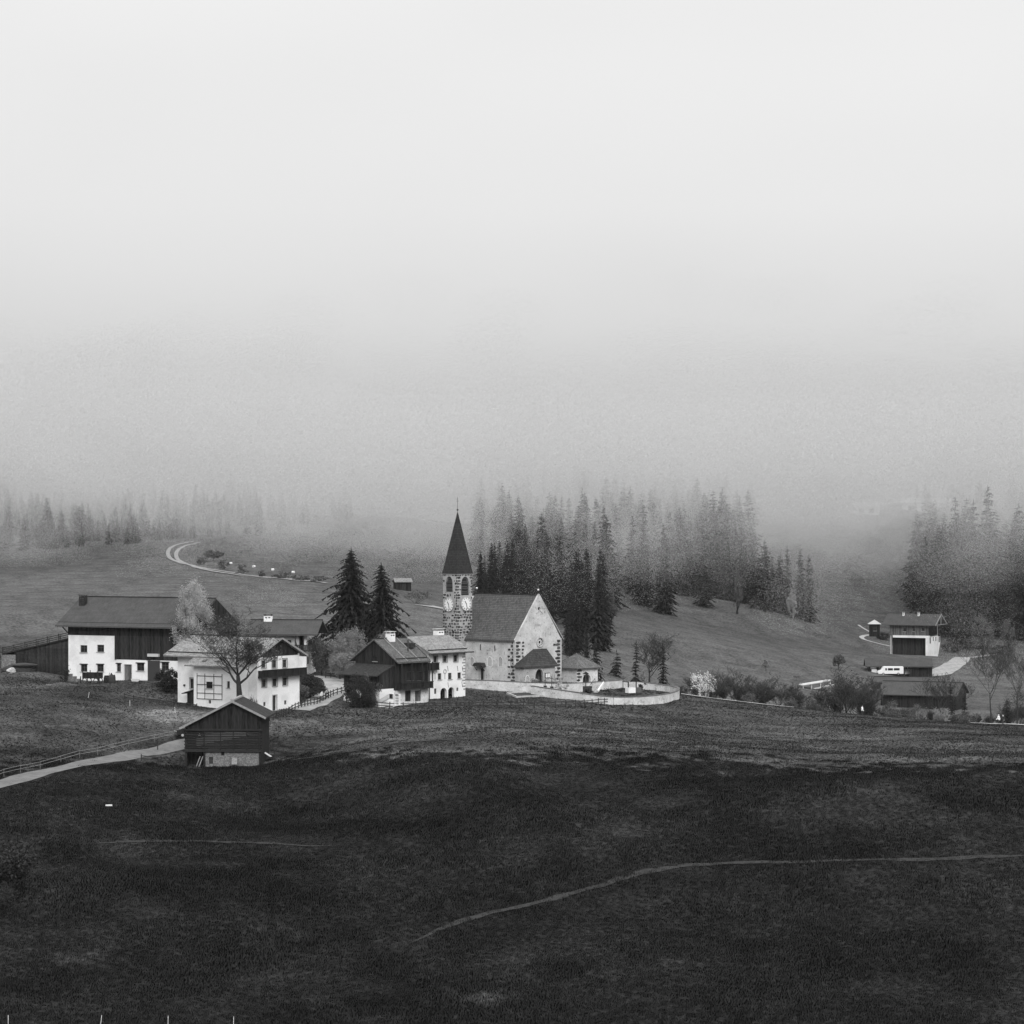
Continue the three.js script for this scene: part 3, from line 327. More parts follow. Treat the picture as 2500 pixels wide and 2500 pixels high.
for (const [px, D, top, seed, label, o] of [
  [1585, 618, 1538, 441, 'bare tree between the two dark conifers behind the churchyard', {}], [1790, 600, 1612, 442, 'bare round tree in the hollow right of the white blossom bush', {}], [1850, 592, 1640, 443, 'low bare tree in the middle of the hollow behind the crest path', {}], [1905, 590, 1648, 444, 'bare brushy tree with grey twigs left of the white cottage', {}], [2068, 588, 1620, 445, 'wide bare tree behind the single walker', { spread: 1.05 }], [2108, 585, 1640, 446, 'bare brushy tree right of the single walker', {}],
  [2420, 520, 1560, 447, 'tall bare tree with a forked trunk at the right, left of two walkers', { trunk: 7, spread: 0.8, up: 0.35 }], [2483, 540, 1540, 448, 'tall bare tree at the right edge of the picture', { trunk: 8, spread: 0.7, up: 0.3 }], [2300, 640, 1640, 449, 'thin bare sapling in front of the long barn roof', { spread: 0.7 }], [1972, 610, 1690, 450, 'low bare scrub below the white cottage', {}],
]) { const p = atD(px, D); bareInto(thing('bare_tree', label, 'tree', p), { h: heightTo(p, top), trunk: 3.6, r0: 0.22, seed, levels: 5, kids: 4, leaves: 1, leafShare: 0.12, leafMat: M.twig, leafSize: 0.1, twigMin: 0.02, ...o }); }
for (const [px, D, top, w, seed, label, m] of [[1715, 592, 1642, 5.4, 461, 'bush covered in white blossom right of the churchyard', M.blossom], [1690, 586, 1672, 3, 462, 'dark low bush at the end of the churchyard wall', M.leafDark], [1740, 582, 1690, 2.6, 463, 'small dark bush under the white blossom', M.leafDark], [2180, 566, 1715, 4, 464, 'grey scrub bush below the eaves of the long barn', M.leafMid], [2240, 560, 1722, 4.5, 465, 'brown scrub bush in front of the long barn wall', M.leafMid], [2300, 550, 1728, 4, 466, 'pale scrub bush left of the slim spruce', M.leafGrey], [2360, 545, 1740, 4.4, 467, 'dull scrub bush under the forked bare tree', M.leafMid], [2010, 590, 1708, 4, 468, 'low dull bush below the caravan awning', M.leafMid], [1935, 585, 1700, 3.5, 469, 'low bush at the crest path below the white cottage', M.leafMid], [1830, 575, 1690, 3.2, 470, 'low twiggy bush behind the crest path', M.leafMid], [1568, 574, 1640, 1.8, 471, 'small pale ornamental tree beside the roofed well', M.leafGrey], [2480, 590, 1680, 5, 472, 'dark scrub at the right edge below the tall bare tree', M.leafDark]]) { const p = atD(px, D); bushInto(thing('shrub', label, 'bush', p), { w, h: Math.max(0.8, heightTo(p, top)), n: 3000, leaf: 0.1, seed, leafMat: m, clumps: 30, fuzz: 0.14, stems: 12, hollow: 0.3 }); }
{ const r = rng(888);
  const spots = [[1660, 600, 1672], [1760, 590, 1650], [1820, 610, 1640], [1862, 600, 1662], [1930, 604, 1672], [1985, 585, 1708], [2040, 600, 1660], [2085, 610, 1650], [2125, 592, 1690], [2165, 575, 1718], [2215, 572, 1726], [2270, 566, 1730], [2335, 560, 1736], [2385, 556, 1740], [2440, 560, 1738], [2500, 550, 1720], [2410, 570, 1742], [2470, 575, 1716], [1700, 600, 1650], [2190, 570, 1728]];
  spots.forEach(([px, D, top], i) => { const p = atD(px, D), near = 'bare grey thicket in the hollow behind the crest path'; bareInto(thing('bare_shrub', near, 'bush', p, r() * 6, 'thickets in the hollow'), { h: Math.max(2, heightTo(p, top)), trunk: 2.2, r0: 0.1, seed: 900 + i, levels: 5, kids: 5, spread: 0.85, up: 0.3, leaves: i % 3 ? 0 : 1, leafShare: 0.3, leafMat: M.leafMid, leafSize: 0.08, twigMin: 0.018 }); }); }
// near plants on the dark slope
{ const p = atD(1618, 298); spruceInto(thing('young_spruce', 'young dark spruce top rising at the bottom edge', 'tree', p), heightTo(p, 2428), 1.5, 481, MIDD, M.needle); }
{ const p = seen(30, 2190); bareInto(thing('bare_shrub', 'dark bare thicket at the left edge of the slope', 'bush', p), { h: 6.5, trunk: 1.4, r0: 0.08, seed: 482, levels: 5, kids: 5, spread: 1.0, leaves: 3, leafMat: M.leafDark, leafSize: 0.09, twigMin: 0.012 }); }
{ const p = seen(-20, 2230); bushInto(thing('shrub', 'black bush at the left edge of the slope under the thicket', 'bush', p), { w: 6, h: 3.4, n: 5000, leaf: 0.08, seed: 483, leafMat: M.leafDark, clumps: 40 }); }
// ---------------------------------------------------------------- buildings: a small kit
class House {                                            // origin: foot of the front facade; x along it, z out of it
  constructor(name, label, category, px, py, D, turn, group) { this.g = thing(name, label, category, P(px, py, D), turn * Math.PI / 180, group); this.inv = this.g.matrixWorld.clone().invert(); this.eye = V(0, EYE, 0).applyMatrix4(this.inv); }
  at(axis, val, px, py) { const d = P(px, py, 100).applyMatrix4(this.inv).sub(this.eye), k = (val - this.eye[axis]) / d[axis]; return this.eye.clone().addScaledVector(d, k); }   // measured on the plane axis = val
  z(val, px, py) { const p = this.at('z', val, px, py); return [p.x, p.y]; }
  x(val, px, py) { const p = this.at('x', val, px, py); return [p.z, p.y]; }
  // a wall with real openings; face: 'z+', 'z-', 'x+', 'x-', standing at val with its outside looking that way
  wall(face, val, outline, openings = [], material = M.white, o = {}) {
    const t = o.t ?? 0.5, axis = face[0], sgn = face[1] === '+' ? 1 : -1, holes = [], kids = [];
    const U = (u) => axis === 'z' ? (sgn > 0 ? u : -u) : (sgn > 0 ? -u : u);
    for (const w of openings) {
      let u0, u1, y0, y1;
      if (w.px) { const a = this[axis](val, w.px[0], w.px[1]), b = this[axis](val, w.px[2], w.px[3]); u0 = a[0]; u1 = b[0]; y0 = b[1]; y1 = a[1]; } else[u0, y0, u1, y1] = w.m;
      let a = Math.min(U(u0), U(u1)), b = Math.max(U(u0), U(u1)); if (w.grow) { a -= w.grow; b += w.grow; }
      const top = []; if (w.arch) { const n = 10, c = (a + b) / 2, rr = (b - a) / 2, hgt = w.arch === 'pointed' ? rr * 1.7 : rr; for (let k = 0; k <= n; k++) { const f = k / n, ang = f * Math.PI; top.push(w.arch === 'pointed' ? [c + rr * Math.cos(ang), y1 - hgt + hgt * Math.pow(Math.sin(ang), 0.75)] : [c + rr * Math.cos(ang), y1 - hgt + hgt * Math.sin(ang)]); } } else top.push([b, y1], [a, y1]);
      const ring = [[a, y0], [b, y0], ...top]; if (!w.proud) holes.push(ring); kids.push([w, a, b, y0, y1, ring]);
    }
    const g = prismZ(outline.map(([u, y]) => [U(u), y]), -t, 0, holes), place = (q) => { if (axis === 'x') q.rotateY(sgn * Math.PI / 2); else if (sgn < 0) q.rotateY(Math.PI); q.translate(axis === 'x' ? val : 0, 0, axis === 'z' ? val : 0); return q; };
    const wallMesh = part(this.g, o.name ?? 'wall', place(g), material, o.label);
    for (const [w, a, b, y0, y1, ring] of kids) this.fill(w, a, b, y0, y1, ring, place, t);
    return { place, U, wallMesh };
  }
  fill(w, a, b, y0, y1, ring, place, t) {
    const k = w.kind ?? 'window', deep = w.deep ?? 0.22, W = b - a, Hh = y1 - y0, m = (x, y, s) => [[x - s, y - s]];
    const inset = (q) => ring.map(([x, y]) => [lerp(x, (a + b) / 2, q * 2 / W), lerp(y, (y0 + y1) / 2, q * 2 / Hh)]);
    if (k === 'window') {
      const f = Math.min(0.09, W * 0.14), fr = [place(prismZ(ring, -deep, -deep + 0.06, [inset(f)]))];
      if (!w.plain) { fr.push(place(bx(f * 0.7, Hh - f, 0.05, (a + b) / 2, (y0 + y1) / 2, -deep + 0.03))); if (Hh > 1.1) fr.push(place(bx(W - f, f * 0.6, 0.045, (a + b) / 2, y0 + Hh * 0.62, -deep + 0.03))); }
      const win = part(this.g, 'window', fr, w.frame ?? M.frame); part(win, 'pane', place(prismZ(inset(f * 0.5), -deep - 0.03, -deep)), M.glass);
      if (!w.nosill) part(win, 'sill', place(bx(W + 0.24, 0.09, 0.3, (a + b) / 2, y0 - 0.045, 0.02)), w.sill ?? M.grey);
      if (w.surround) { const s = w.surround; const out = ring.map(([x, y]) => [(a + b) / 2 + (x - (a + b) / 2) * (1 + 2 * s / W), y0 - 0.1 + (y - y0) * (1 + (s + 0.2) / Hh)]); part(win, 'surround', place(prismZ(out, 0.004, 0.03, [ring])), w.smat ?? M.surround); }
      if (w.lintel) part(win, 'lintel', place(bx(W + 0.3, 0.14, 0.22, (a + b) / 2, y1 + 0.07, 0.05)), M.beam);
    } else if (k === 'door') {
      const d = part(this.g, 'door', place(prismZ(ring, -deep - 0.06, -deep)), w.mat ?? M.door); part(d, 'handle', place(bx(0.06, 0.18, 0.08, b - W * 0.15, y0 + Hh * 0.45, -deep + 0.04)), M.iron);
      if (w.slats) for (let q = 0; q < w.slats; q++) part(d, 'slat', place(bx(W * 0.92, 0.07, 0.05, (a + b) / 2, y0 + Hh * (q + 0.6) / (w.slats + 0.2), -deep + 0.03)), M.frame);
      if (w.surround) part(d, 'surround', place(prismZ([[a - w.surround, y0], [b + w.surround, y0], [b + w.surround, y1 + w.surround], [a - w.surround, y1 + w.surround]], 0.004, 0.05, [ring])), w.smat ?? M.surround);
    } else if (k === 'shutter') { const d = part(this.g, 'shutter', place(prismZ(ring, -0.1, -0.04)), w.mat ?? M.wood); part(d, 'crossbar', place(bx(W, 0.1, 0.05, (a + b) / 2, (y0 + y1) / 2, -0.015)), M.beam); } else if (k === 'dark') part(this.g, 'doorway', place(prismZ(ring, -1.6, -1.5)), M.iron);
    else if (k === 'fresco') { const n = part(this.g, 'painted_niche', place(prismZ(inset(0.05), -0.05, -0.03)), w.mat ?? M.grey); part(n, 'surround', place(prismZ(inset(-0.1), 0.004, 0.03, [ring])), M.dial); }
  }
  // gabled roof as one folded slab along x; zF/zB wall faces, ye height of the front eave edge, yr ridge
  gable({ x0, x1, zF, zB, ye, yr, ov = 1, t = 0.24, material, zr, yeB, name = 'roof', cap = true }) {
    zr ??= (zF + zB) / 2; const f = zF + ov, bk = zB - ov, m = (yr - ye) / (f - zr); yeB ??= yr - m * (zr - bk);
    const pts = [[f, ye], [zr, yr], [bk, yeB], [bk, yeB - t], [zr, yr - t * 1.15], [f, ye - t]].map(([z, y]) => [-z, y]);
    const roof = part(this.g, name, turnX(prismZ(pts, x0, x1)), material);
    if (cap) part(roof, 'ridge_cap', bx(x1 - x0 + 0.1, 0.12, 0.42, (x0 + x1) / 2, yr + 0.04, zr), M.beam);
    const under = (z) => (z > zr ? yr - m * (z - zr) : yr - (yr - yeB) / (zr - bk) * (zr - z)) - t;
    return { roof, under, m, f, bk, zr };
  }
  chimney(parent, x, y0, y1, z, w, d, material = M.white, capMat = M.grey) { const c = part(parent, 'chimney', bx(w, y1 - y0, d, x, (y0 + y1) / 2, z), material); part(c, 'chimney_cap', [bx(w + 0.25, 0.1, d + 0.25, x, y1 + 0.35, z), ...[-1, 1].flatMap(a => [-1, 1].map(b => bx(0.12, 0.32, 0.12, x + a * w * 0.4, y1 + 0.15, z + b * d * 0.4)))], capMat); part(c, 'smoke_hole', [-1, 1].map(a => bx(w * 0.28, 0.22, d + 0.01, x + a * w * 0.2, y1 - 0.28, z)), M.iron); return c; }
  balcony(name, x0, x1, y0, y1, z0, depth, axis = 'z', material = M.wood) {
    const R = (q) => axis === 'x' ? turnX(q).translate(0, 0, 0) : q; const s = axis === 'x' ? -1 : 1; const a = Math.min(s * x0, s * x1), b = Math.max(s * x0, s * x1);
    const fl = part(this.g, name, R(bx(b - a, 0.16, depth, (a + b) / 2, y0, z0 + depth / 2)), M.beam); const n = Math.max(4, Math.round((b - a) / 0.34));
    for (let k = 0; k < n; k++) part(fl, 'baluster', R(bx((b - a) / n * 0.86, y1 - y0 - 0.1, 0.05, a + (k + 0.5) / n * (b - a), (y0 + y1) / 2 + 0.02, z0 + depth - 0.06)), material);
    part(fl, 'handrail', R(bx(b - a + 0.1, 0.12, 0.16, (a + b) / 2, y1 + 0.02, z0 + depth - 0.05)), M.beam); for (const e of [a + 0.06, b - 0.06]) part(fl, 'side_board', R(bx(0.08, y1 - y0 - 0.1, depth - 0.18, e, (y0 + y1) / 2, z0 + depth / 2 - 0.04)), material); return fl;
  }
}
const rect = (a, b, y0, y1) => [[a, y0], [b, y0], [b, y1], [a, y1]];

// ---------------------------------------------------------------- the long barn, far left
{
  const b = new House('long_barn', 'long dark roofed barn with white plastered left end, leftmost building', 'barn', 330, 1662, 497, -24);
  const [xL] = b.z(0, 167, 1600), [xR] = b.z(0, 480, 1600), zB = -14, base = -1.6, [, ye] = b.z(1.5, 250, 1529), zr = -7, yr = b.z(zr, 350, 1458)[1], [xw] = b.z(0, 282, 1600), [xg0] = b.z(1.5, 134, 1530), [xg1] = b.z(zr, 527, 1457);
  const R = b.gable({ x0: xg0, x1: xg1, zF: 0, zB, ye, yr, ov: 1.5, material: M.tileDark, t: 0.22 }), yt = R.under(0) - 0.02, yband = b.z(0, 220, 1551)[1], ylow = b.z(0, 330, 1611)[1];
  b.wall('z+', 0, rect(xL, xw, base, yband), [{ px: [196, 1575, 213, 1593] }, { px: [237, 1574, 254, 1592] }, { px: [197, 1622, 213, 1640], lintel: 1 }, { px: [237, 1622, 253, 1640], lintel: 1 }], M.white);
  b.wall('z+', 0.06, rect(xL - 0.06, xR, yband, yt), [], M.wood, { t: 0.3, name: 'board_wall' });
  b.wall('z+', 0.02, rect(xw, xR, ylow, yband - 0.01), [], M.woodMid, { t: 0.3, name: 'board_wall' });
  b.wall('z+', 0, rect(xw + 0.002, xR, base, ylow - 0.004), [{ px: [277 + 8, 1620, 295, 1640], lintel: 1 }, { px: [303, 1622, 322, 1662], kind: 'door', mat: M.doorGrey, surround: 0.12, smat: M.frameWhite }, { px: [334, 1619, 352, 1638], lintel: 1 }, { px: [394, 1617, 412, 1637], lintel: 1 }], M.white);
  for (const px of [283, 361, 366, 440]) part(b.g, 'post', bx(0.28, yband - ylow, 0.16, b.z(0, px, 1580)[0], (ylow + yband) / 2, 0.14), M.beam);
  { const [dx] = b.z(0, 376, 1630); part(b.g, 'recess', bx(2.4, ylow - 0.1, 0.1, dx, ylow / 2, 0.06), M.iron); part(b.g, 'recess_canopy', bx(2.2, 0.5, 0.5, dx + 0.1, ylow + 0.9, 0.35), M.metalPale); }
  const gab = (x) => { const top = [[-0.5, base], [zB + 0.5, base], [zB + 0.5, R.under(zB + 0.5)], [zr, yr - 0.3], [-0.5, R.under(-0.5)]]; return top; };
  b.wall('x+', xR - 0.002, gab(), [], M.wood, { name: 'gable_wall' }); b.wall('x-', xL + 0.002, gab(), [], M.white, { name: 'gable_wall' }); b.wall('z-', zB, rect(xL, xR, base, R.under(zB)), [], M.wood, { name: 'rear_wall' });
  for (const s of [0, zr, zB]) part(b.g, 'purlin', bx(xg1 - xg0 - 0.3, 0.26, 0.22, (xg0 + xg1) / 2, (s === zr ? yr - 0.45 : R.under(s) - 0.16), s + (s === 0 ? 0.42 : s === zB ? -0.35 : 0)), M.beam);
  for (let k = 0; k < 16; k++) part(b.g, 'rafter_end', bar(V(lerp(xg0 + 0.4, xg1 - 0.4, k / 15), R.under(0.2) - 0.1, 0.2), V(lerp(xg0 + 0.4, xg1 - 0.4, k / 15), R.under(1.35) - 0.1, 1.35), 0.16), M.beam);
  part(b.g, 'bracket', bar(V(xL, ye - 1.2, 0.3), V(xg0 + 0.7, ye - 0.15, 0.4), 0.16), M.beam);
  const [cx] = b.z(zr + 2.3, 203, 1470); b.chimney(R.roof, cx, b.z(zr + 2.3, 203, 1484)[1] - 0.6, b.z(zr + 2.3, 203, 1457)[1], zr + 2.3, 1.2, 0.9, mat('brick_chimney', 0.05, { map: T.rubble }), M.iron);
  // hay ramp on the left
  const rp = thing('hay_ramp', 'dark timber hay ramp with rails rising to the left end of the long barn', 'ramp', b.g.localToWorld(V(xL, 0, -3)), b.g.rotation.y);
  const yb = b.z(-3, 167, 1556)[1], L = 14.5, drop = 3.1; part(rp, 'deck', bar(V(-0.1, yb, 0), V(-L, yb - drop, 0), 4.2, 0.22), M.beam);
  for (const z of [2.0, -2.0]) for (const dy of [0.35, 0.7, 1.05]) part(rp, 'rail', bar(V(-0.1, yb + dy, z), V(-L, yb - drop + dy, z), 0.07, 0.12), M.fence);
  for (let k = 0; k <= 6; k++) for (const z of [2.07, -2.07]) { const f = k / 6; part(rp, 'post', bx(0.12, 1.3, 0.12, -0.3 - f * (L - 0.5), yb - drop * f + 0.6, z), M.fence); }
  for (let k = 0; k < 44; k++) { const x = -0.3 - k * 0.27, top = yb + drop * x / L - 0.14; part(rp, 'board', bx(0.19, top + 2.2, 0.06, x, (top - 2.2) / 2, 1.85), k % 5 ? M.wood : M.woodMid); }
  part(rp, 'abutment', bx(3, yb - drop + 2.2, 3.8, -L + 1.3, (yb - drop - 2.4) / 2, 0), M.rubble);
}
// ---------------------------------------------------------------- the house behind (white ground floor, dark roof)
{
  const b = new House('back_house', 'white back house with dark roof, side balcony and pale chimney behind the farmhouse', 'house', 700, 1642, 530, -6);
  const [xL] = b.z(0, 618, 1600), [xR] = b.z(0, 748, 1600), zB = -10, [xg0] = b.z(0, 600, 1548), [xg1] = b.z(1.2, 774, 1548), [, ye] = b.z(1.2, 700, 1549), zr = -5, yr = b.z(zr, 700, 1513)[1], yw = b.z(0, 700, 1590)[1];
  const R = b.gable({ x0: xg0, x1: xg1, zF: 0, zB, ye, yr, ov: 1.2, material: M.tileDark });
  b.wall('z+', 0, rect(xL, xR, -1.5, yw), [{ px: [690, 1602, 700, 1620] }], M.white); b.wall('z+', -0.02, rect(xL, xR - 1.4, yw + 0.003, R.under(0)), [{ px: [722, 1562, 731, 1580] }, { px: [702, 1562, 711, 1580] }], M.grey, { name: 'upper_wall' });
  b.wall('x+', xR - 0.01, [[-0.5, -1.5], [zB + 0.5, -1.5], [zB + 0.5, R.under(zB + 0.5)], [zr, yr - 0.3], [-0.5, R.under(-0.5)]], [], M.white, { name: 'gable_wall' }); b.wall('x-', xL + 0.01, [[-0.5, -1.5], [zB + 0.5, -1.5], [zB + 0.5, R.under(zB + 0.5)], [zr, yr - 0.3], [-0.5, R.under(-0.5)]], [], M.white, { name: 'gable_wall' }); b.wall('z-', zB, rect(xL, xR, -1.5, R.under(zB)), [], M.white, { name: 'rear_wall' });
  b.balcony('balcony', xR - 2, xR + 1.9, yw + 0.1, yw + 1.15, 0.02, 1.1, 'z', M.woodMid);
  for (const x of [xR - 1.9, xR - 0.4, xR + 1.7]) part(b.g, 'strut', bar(V(x, yw + 0.3, 0.9), V(x, R.under(0.9) - 0.05, 0.95), 0.14), M.beam); part(b.g, 'bracket', bar(V(xR, ye - 1.5, 0.2), V(xg1 - 0.3, ye - 0.3, 0.3), 0.14), M.beam);
  const [cx] = b.z(zr + 0.3, 655, 1510); b.chimney(R.roof, cx, yr - 0.8, b.z(zr + 0.3, 655, 1504)[1], zr + 0.3, 1.5, 1.1, M.white, M.iron); part(b.g, 'shutter', bx(0.12, 1.3, 0.6, xR + 0.07, 2.2, -1.2), M.wood);
}
// ---------------------------------------------------------------- the white farmhouse with the trellis
{
  const b = new House('farmhouse', 'large white farmhouse with pale shingle roof, wall trellis and gable balcony', 'house', 560, 1733, 468, -35);
  const zF = 0, zB = -10.8, ov = 1.3, [xR] = b.z(0, 628, 1700), [xL] = b.z(0, 434, 1660), zr = -5.4, [, ye] = b.z(ov, 560, 1605), yr = b.z(zr, 580, 1553)[1], base = -2.2, [xg0] = b.z(zr, 465, 1553), [xg1] = b.z(zr, 689, 1551);
  const R = b.gable({ x0: xg0, x1: xg1, zF, zB, ye, yr, ov, material: M.shingleLight }), yt = R.under(0) - 0.01;
  const xa = b.z(2.4, 473, 1680)[0], xb = b.z(2.4, 583, 1680)[0];
  b.wall('z+', 0, rect(xL, xR, base, yt), [{ px: [465, 1657, 472, 1681], grow: 0.1, surround: 0.16 }, { px: [594, 1660, 600, 1682], grow: 0.12, surround: 0.2 }], M.white);
  // front annex under the carried-down roof
  const yA = b.z(3.5, 520, 1626)[1], yA0 = R.under(1.25) - 0.02, mA = (yA0 - yA) / (3.5 - 1.25);
  part(b.g, 'annex_roof', turnX(prismZ([[3.5, yA], [1.25, yA0], [1.25, yA0 - 0.2], [3.5, yA - 0.2]].map(([z, y]) => [-z, y]), xa - 1.1, xb + 0.8)), M.shingleLight); const yAt = yA + mA * 1.1 - 0.22;
  b.wall('z+', 2.4, rect(xa, xb, base, yAt), [{ px: [503, 1664, 519, 1681], frame: M.beam }, { px: [554, 1663, 561, 1680] }, { px: [509, 1709, 515, 1718], plain: 1, nosill: 1 }], M.white, { name: 'annex_wall' });
  for (const [f, x] of [['x-', xa], ['x+', xb]]) b.wall(f, x, [[0.02, base], [1.9, base], [1.9, yAt], [0.02, yAt + mA * 1.9]], [], M.white, { name: 'annex_side_wall' });
  const ux = (px) => b.z(2.44, px, 1680)[0], uy = (py) => b.z(2.44, 515, py)[1];
  const tr = part(b.g, 'trellis', bx(0.09, uy(1645) - uy(1708), 0.05, ux(481), (uy(1645) + uy(1708)) / 2, 2.44), M.beam);
  for (const px of [500, 522, 542]) part(tr, 'upright', bx(0.09, uy(1645) - uy(1708), 0.05, ux(px), (uy(1645) + uy(1708)) / 2, 2.44), M.beam); for (const py of [1651, 1672, 1693, 1707]) part(tr, 'crossbar', bx(ux(542) - ux(481), 0.09, 0.04, (ux(481) + ux(542)) / 2, uy(py), 2.48), M.beam);
  // lean-to over the cellar door
  { const [x0, y0] = b.z(1.4, 446, 1693), x1 = xa - 0.05, y1 = y0 + 0.9; part(b.g, 'lean_to_roof', bar(V(x0, y0, 0.85), V(x1, y1, 0.85), 1.7, 0.14), M.shingleDark); b.wall('z+', 1.3, [[x0 + 0.9, base], [x1, base], [x1, y1 - 0.1], [x0 + 0.9, y0 + 0.3]], [], M.wood, { t: 0.1, name: 'lean_to_wall' }); }
  // gable on the right
  const ym = b.x(xR, 671, 1602)[1], gz = (y) => [[-0.5, y], [zB + 0.5, y], [zB + 0.5, R.under(zB + 0.5)], [zr, yr - 0.3], [-0.5, R.under(-0.5)]];
  b.wall('x+', xR - 0.002, [[-0.5, base], [zB + 0.5, base], [zB + 0.5, ym], [-0.5, ym]], [
    { px: [640, 1613, 648, 1630], grow: 0.12, surround: 0.2 }, { px: [665, 1612, 675, 1630], grow: 0.05, surround: 0.2 }, { px: [691, 1611, 700, 1629], grow: 0.05, surround: 0.2 }, { px: [641, 1659, 649, 1677], grow: 0.12, surround: 0.25 }, { px: [667, 1657, 675, 1675], grow: 0.12, surround: 0.25 }, { px: [692, 1655, 700, 1673], grow: 0.12, surround: 0.25 },
    { px: [667, 1698, 674, 1734], kind: 'door', grow: 0.15, deep: 0.3, surround: 0.15, smat: M.grey }, { px: [644, 1714, 648, 1724], plain: 1, nosill: 1, grow: 0.1 }, { px: [695, 1710, 699, 1720], plain: 1, nosill: 1, grow: 0.1 }], M.white, { name: 'gable_wall' });
  b.wall('x+', xR + 0.04, gz(ym + 0.003).map(([z, y]) => [z, y]), [], M.wood, { t: 0.3, name: 'gable_boards' });
  b.wall('x-', xL + 0.002, gz(base), [], M.white, { name: 'gable_wall' }); b.wall('z-', zB, rect(xL, xR, base, R.under(zB)), [], M.white, { name: 'rear_wall' });
  const [z0] = b.x(xR, 628, 1640), z1 = zB - 0.6, yb0 = b.x(xR + 1.1, 680, 1652)[1]; b.balcony('balcony', z0 - 0.1, z1, yb0, yb0 + 1.15, xR + 0.05, 1.1, 'x');
  part(b.g, 'snow_guard', bar(V(xg0 + 0.2, R.under(0.35) + 0.32, 0.35), V(xb - 5, R.under(0.35) + 0.32, 0.35), 0.16), M.beam); for (const s of [-1, 1]) part(b.g, 'barge_board', [xg0, xg1].map(x => bar(V(x, yr - 0.1, zr), V(x, ye - 0.1 - (s < 0 ? 0 : 0), s > 0 ? ov : zB - ov), 0.07, 0.3)), M.beamLight);
  for (const [px, py] of [[500, 1610], [536, 1609]]) { const p = b.at('z', 2.1, px, py), y = yA + mA * 1.4; const s = part(b.g, 'skylight', bx(0.8, 0.1, 0.7, p.x, y + 0.06, 2.1, Math.atan(mA)), M.frame); part(s, 'pane', bx(0.62, 0.04, 0.52, p.x, y + 0.14, 2.1, Math.atan(mA)), M.glass); }
  part(b.g, 'wall_lamp', bx(0.3, 0.3, 0.2, b.z(0, 451, 1673)[0], b.z(0, 451, 1673)[1], 0.1), M.iron); part(b.g, 'doorstep', bx(1.4, 0.2, 2.2, xR + 0.7, b.x(xR, 670, 1735)[1] - 0.06, zr), M.grey);
}
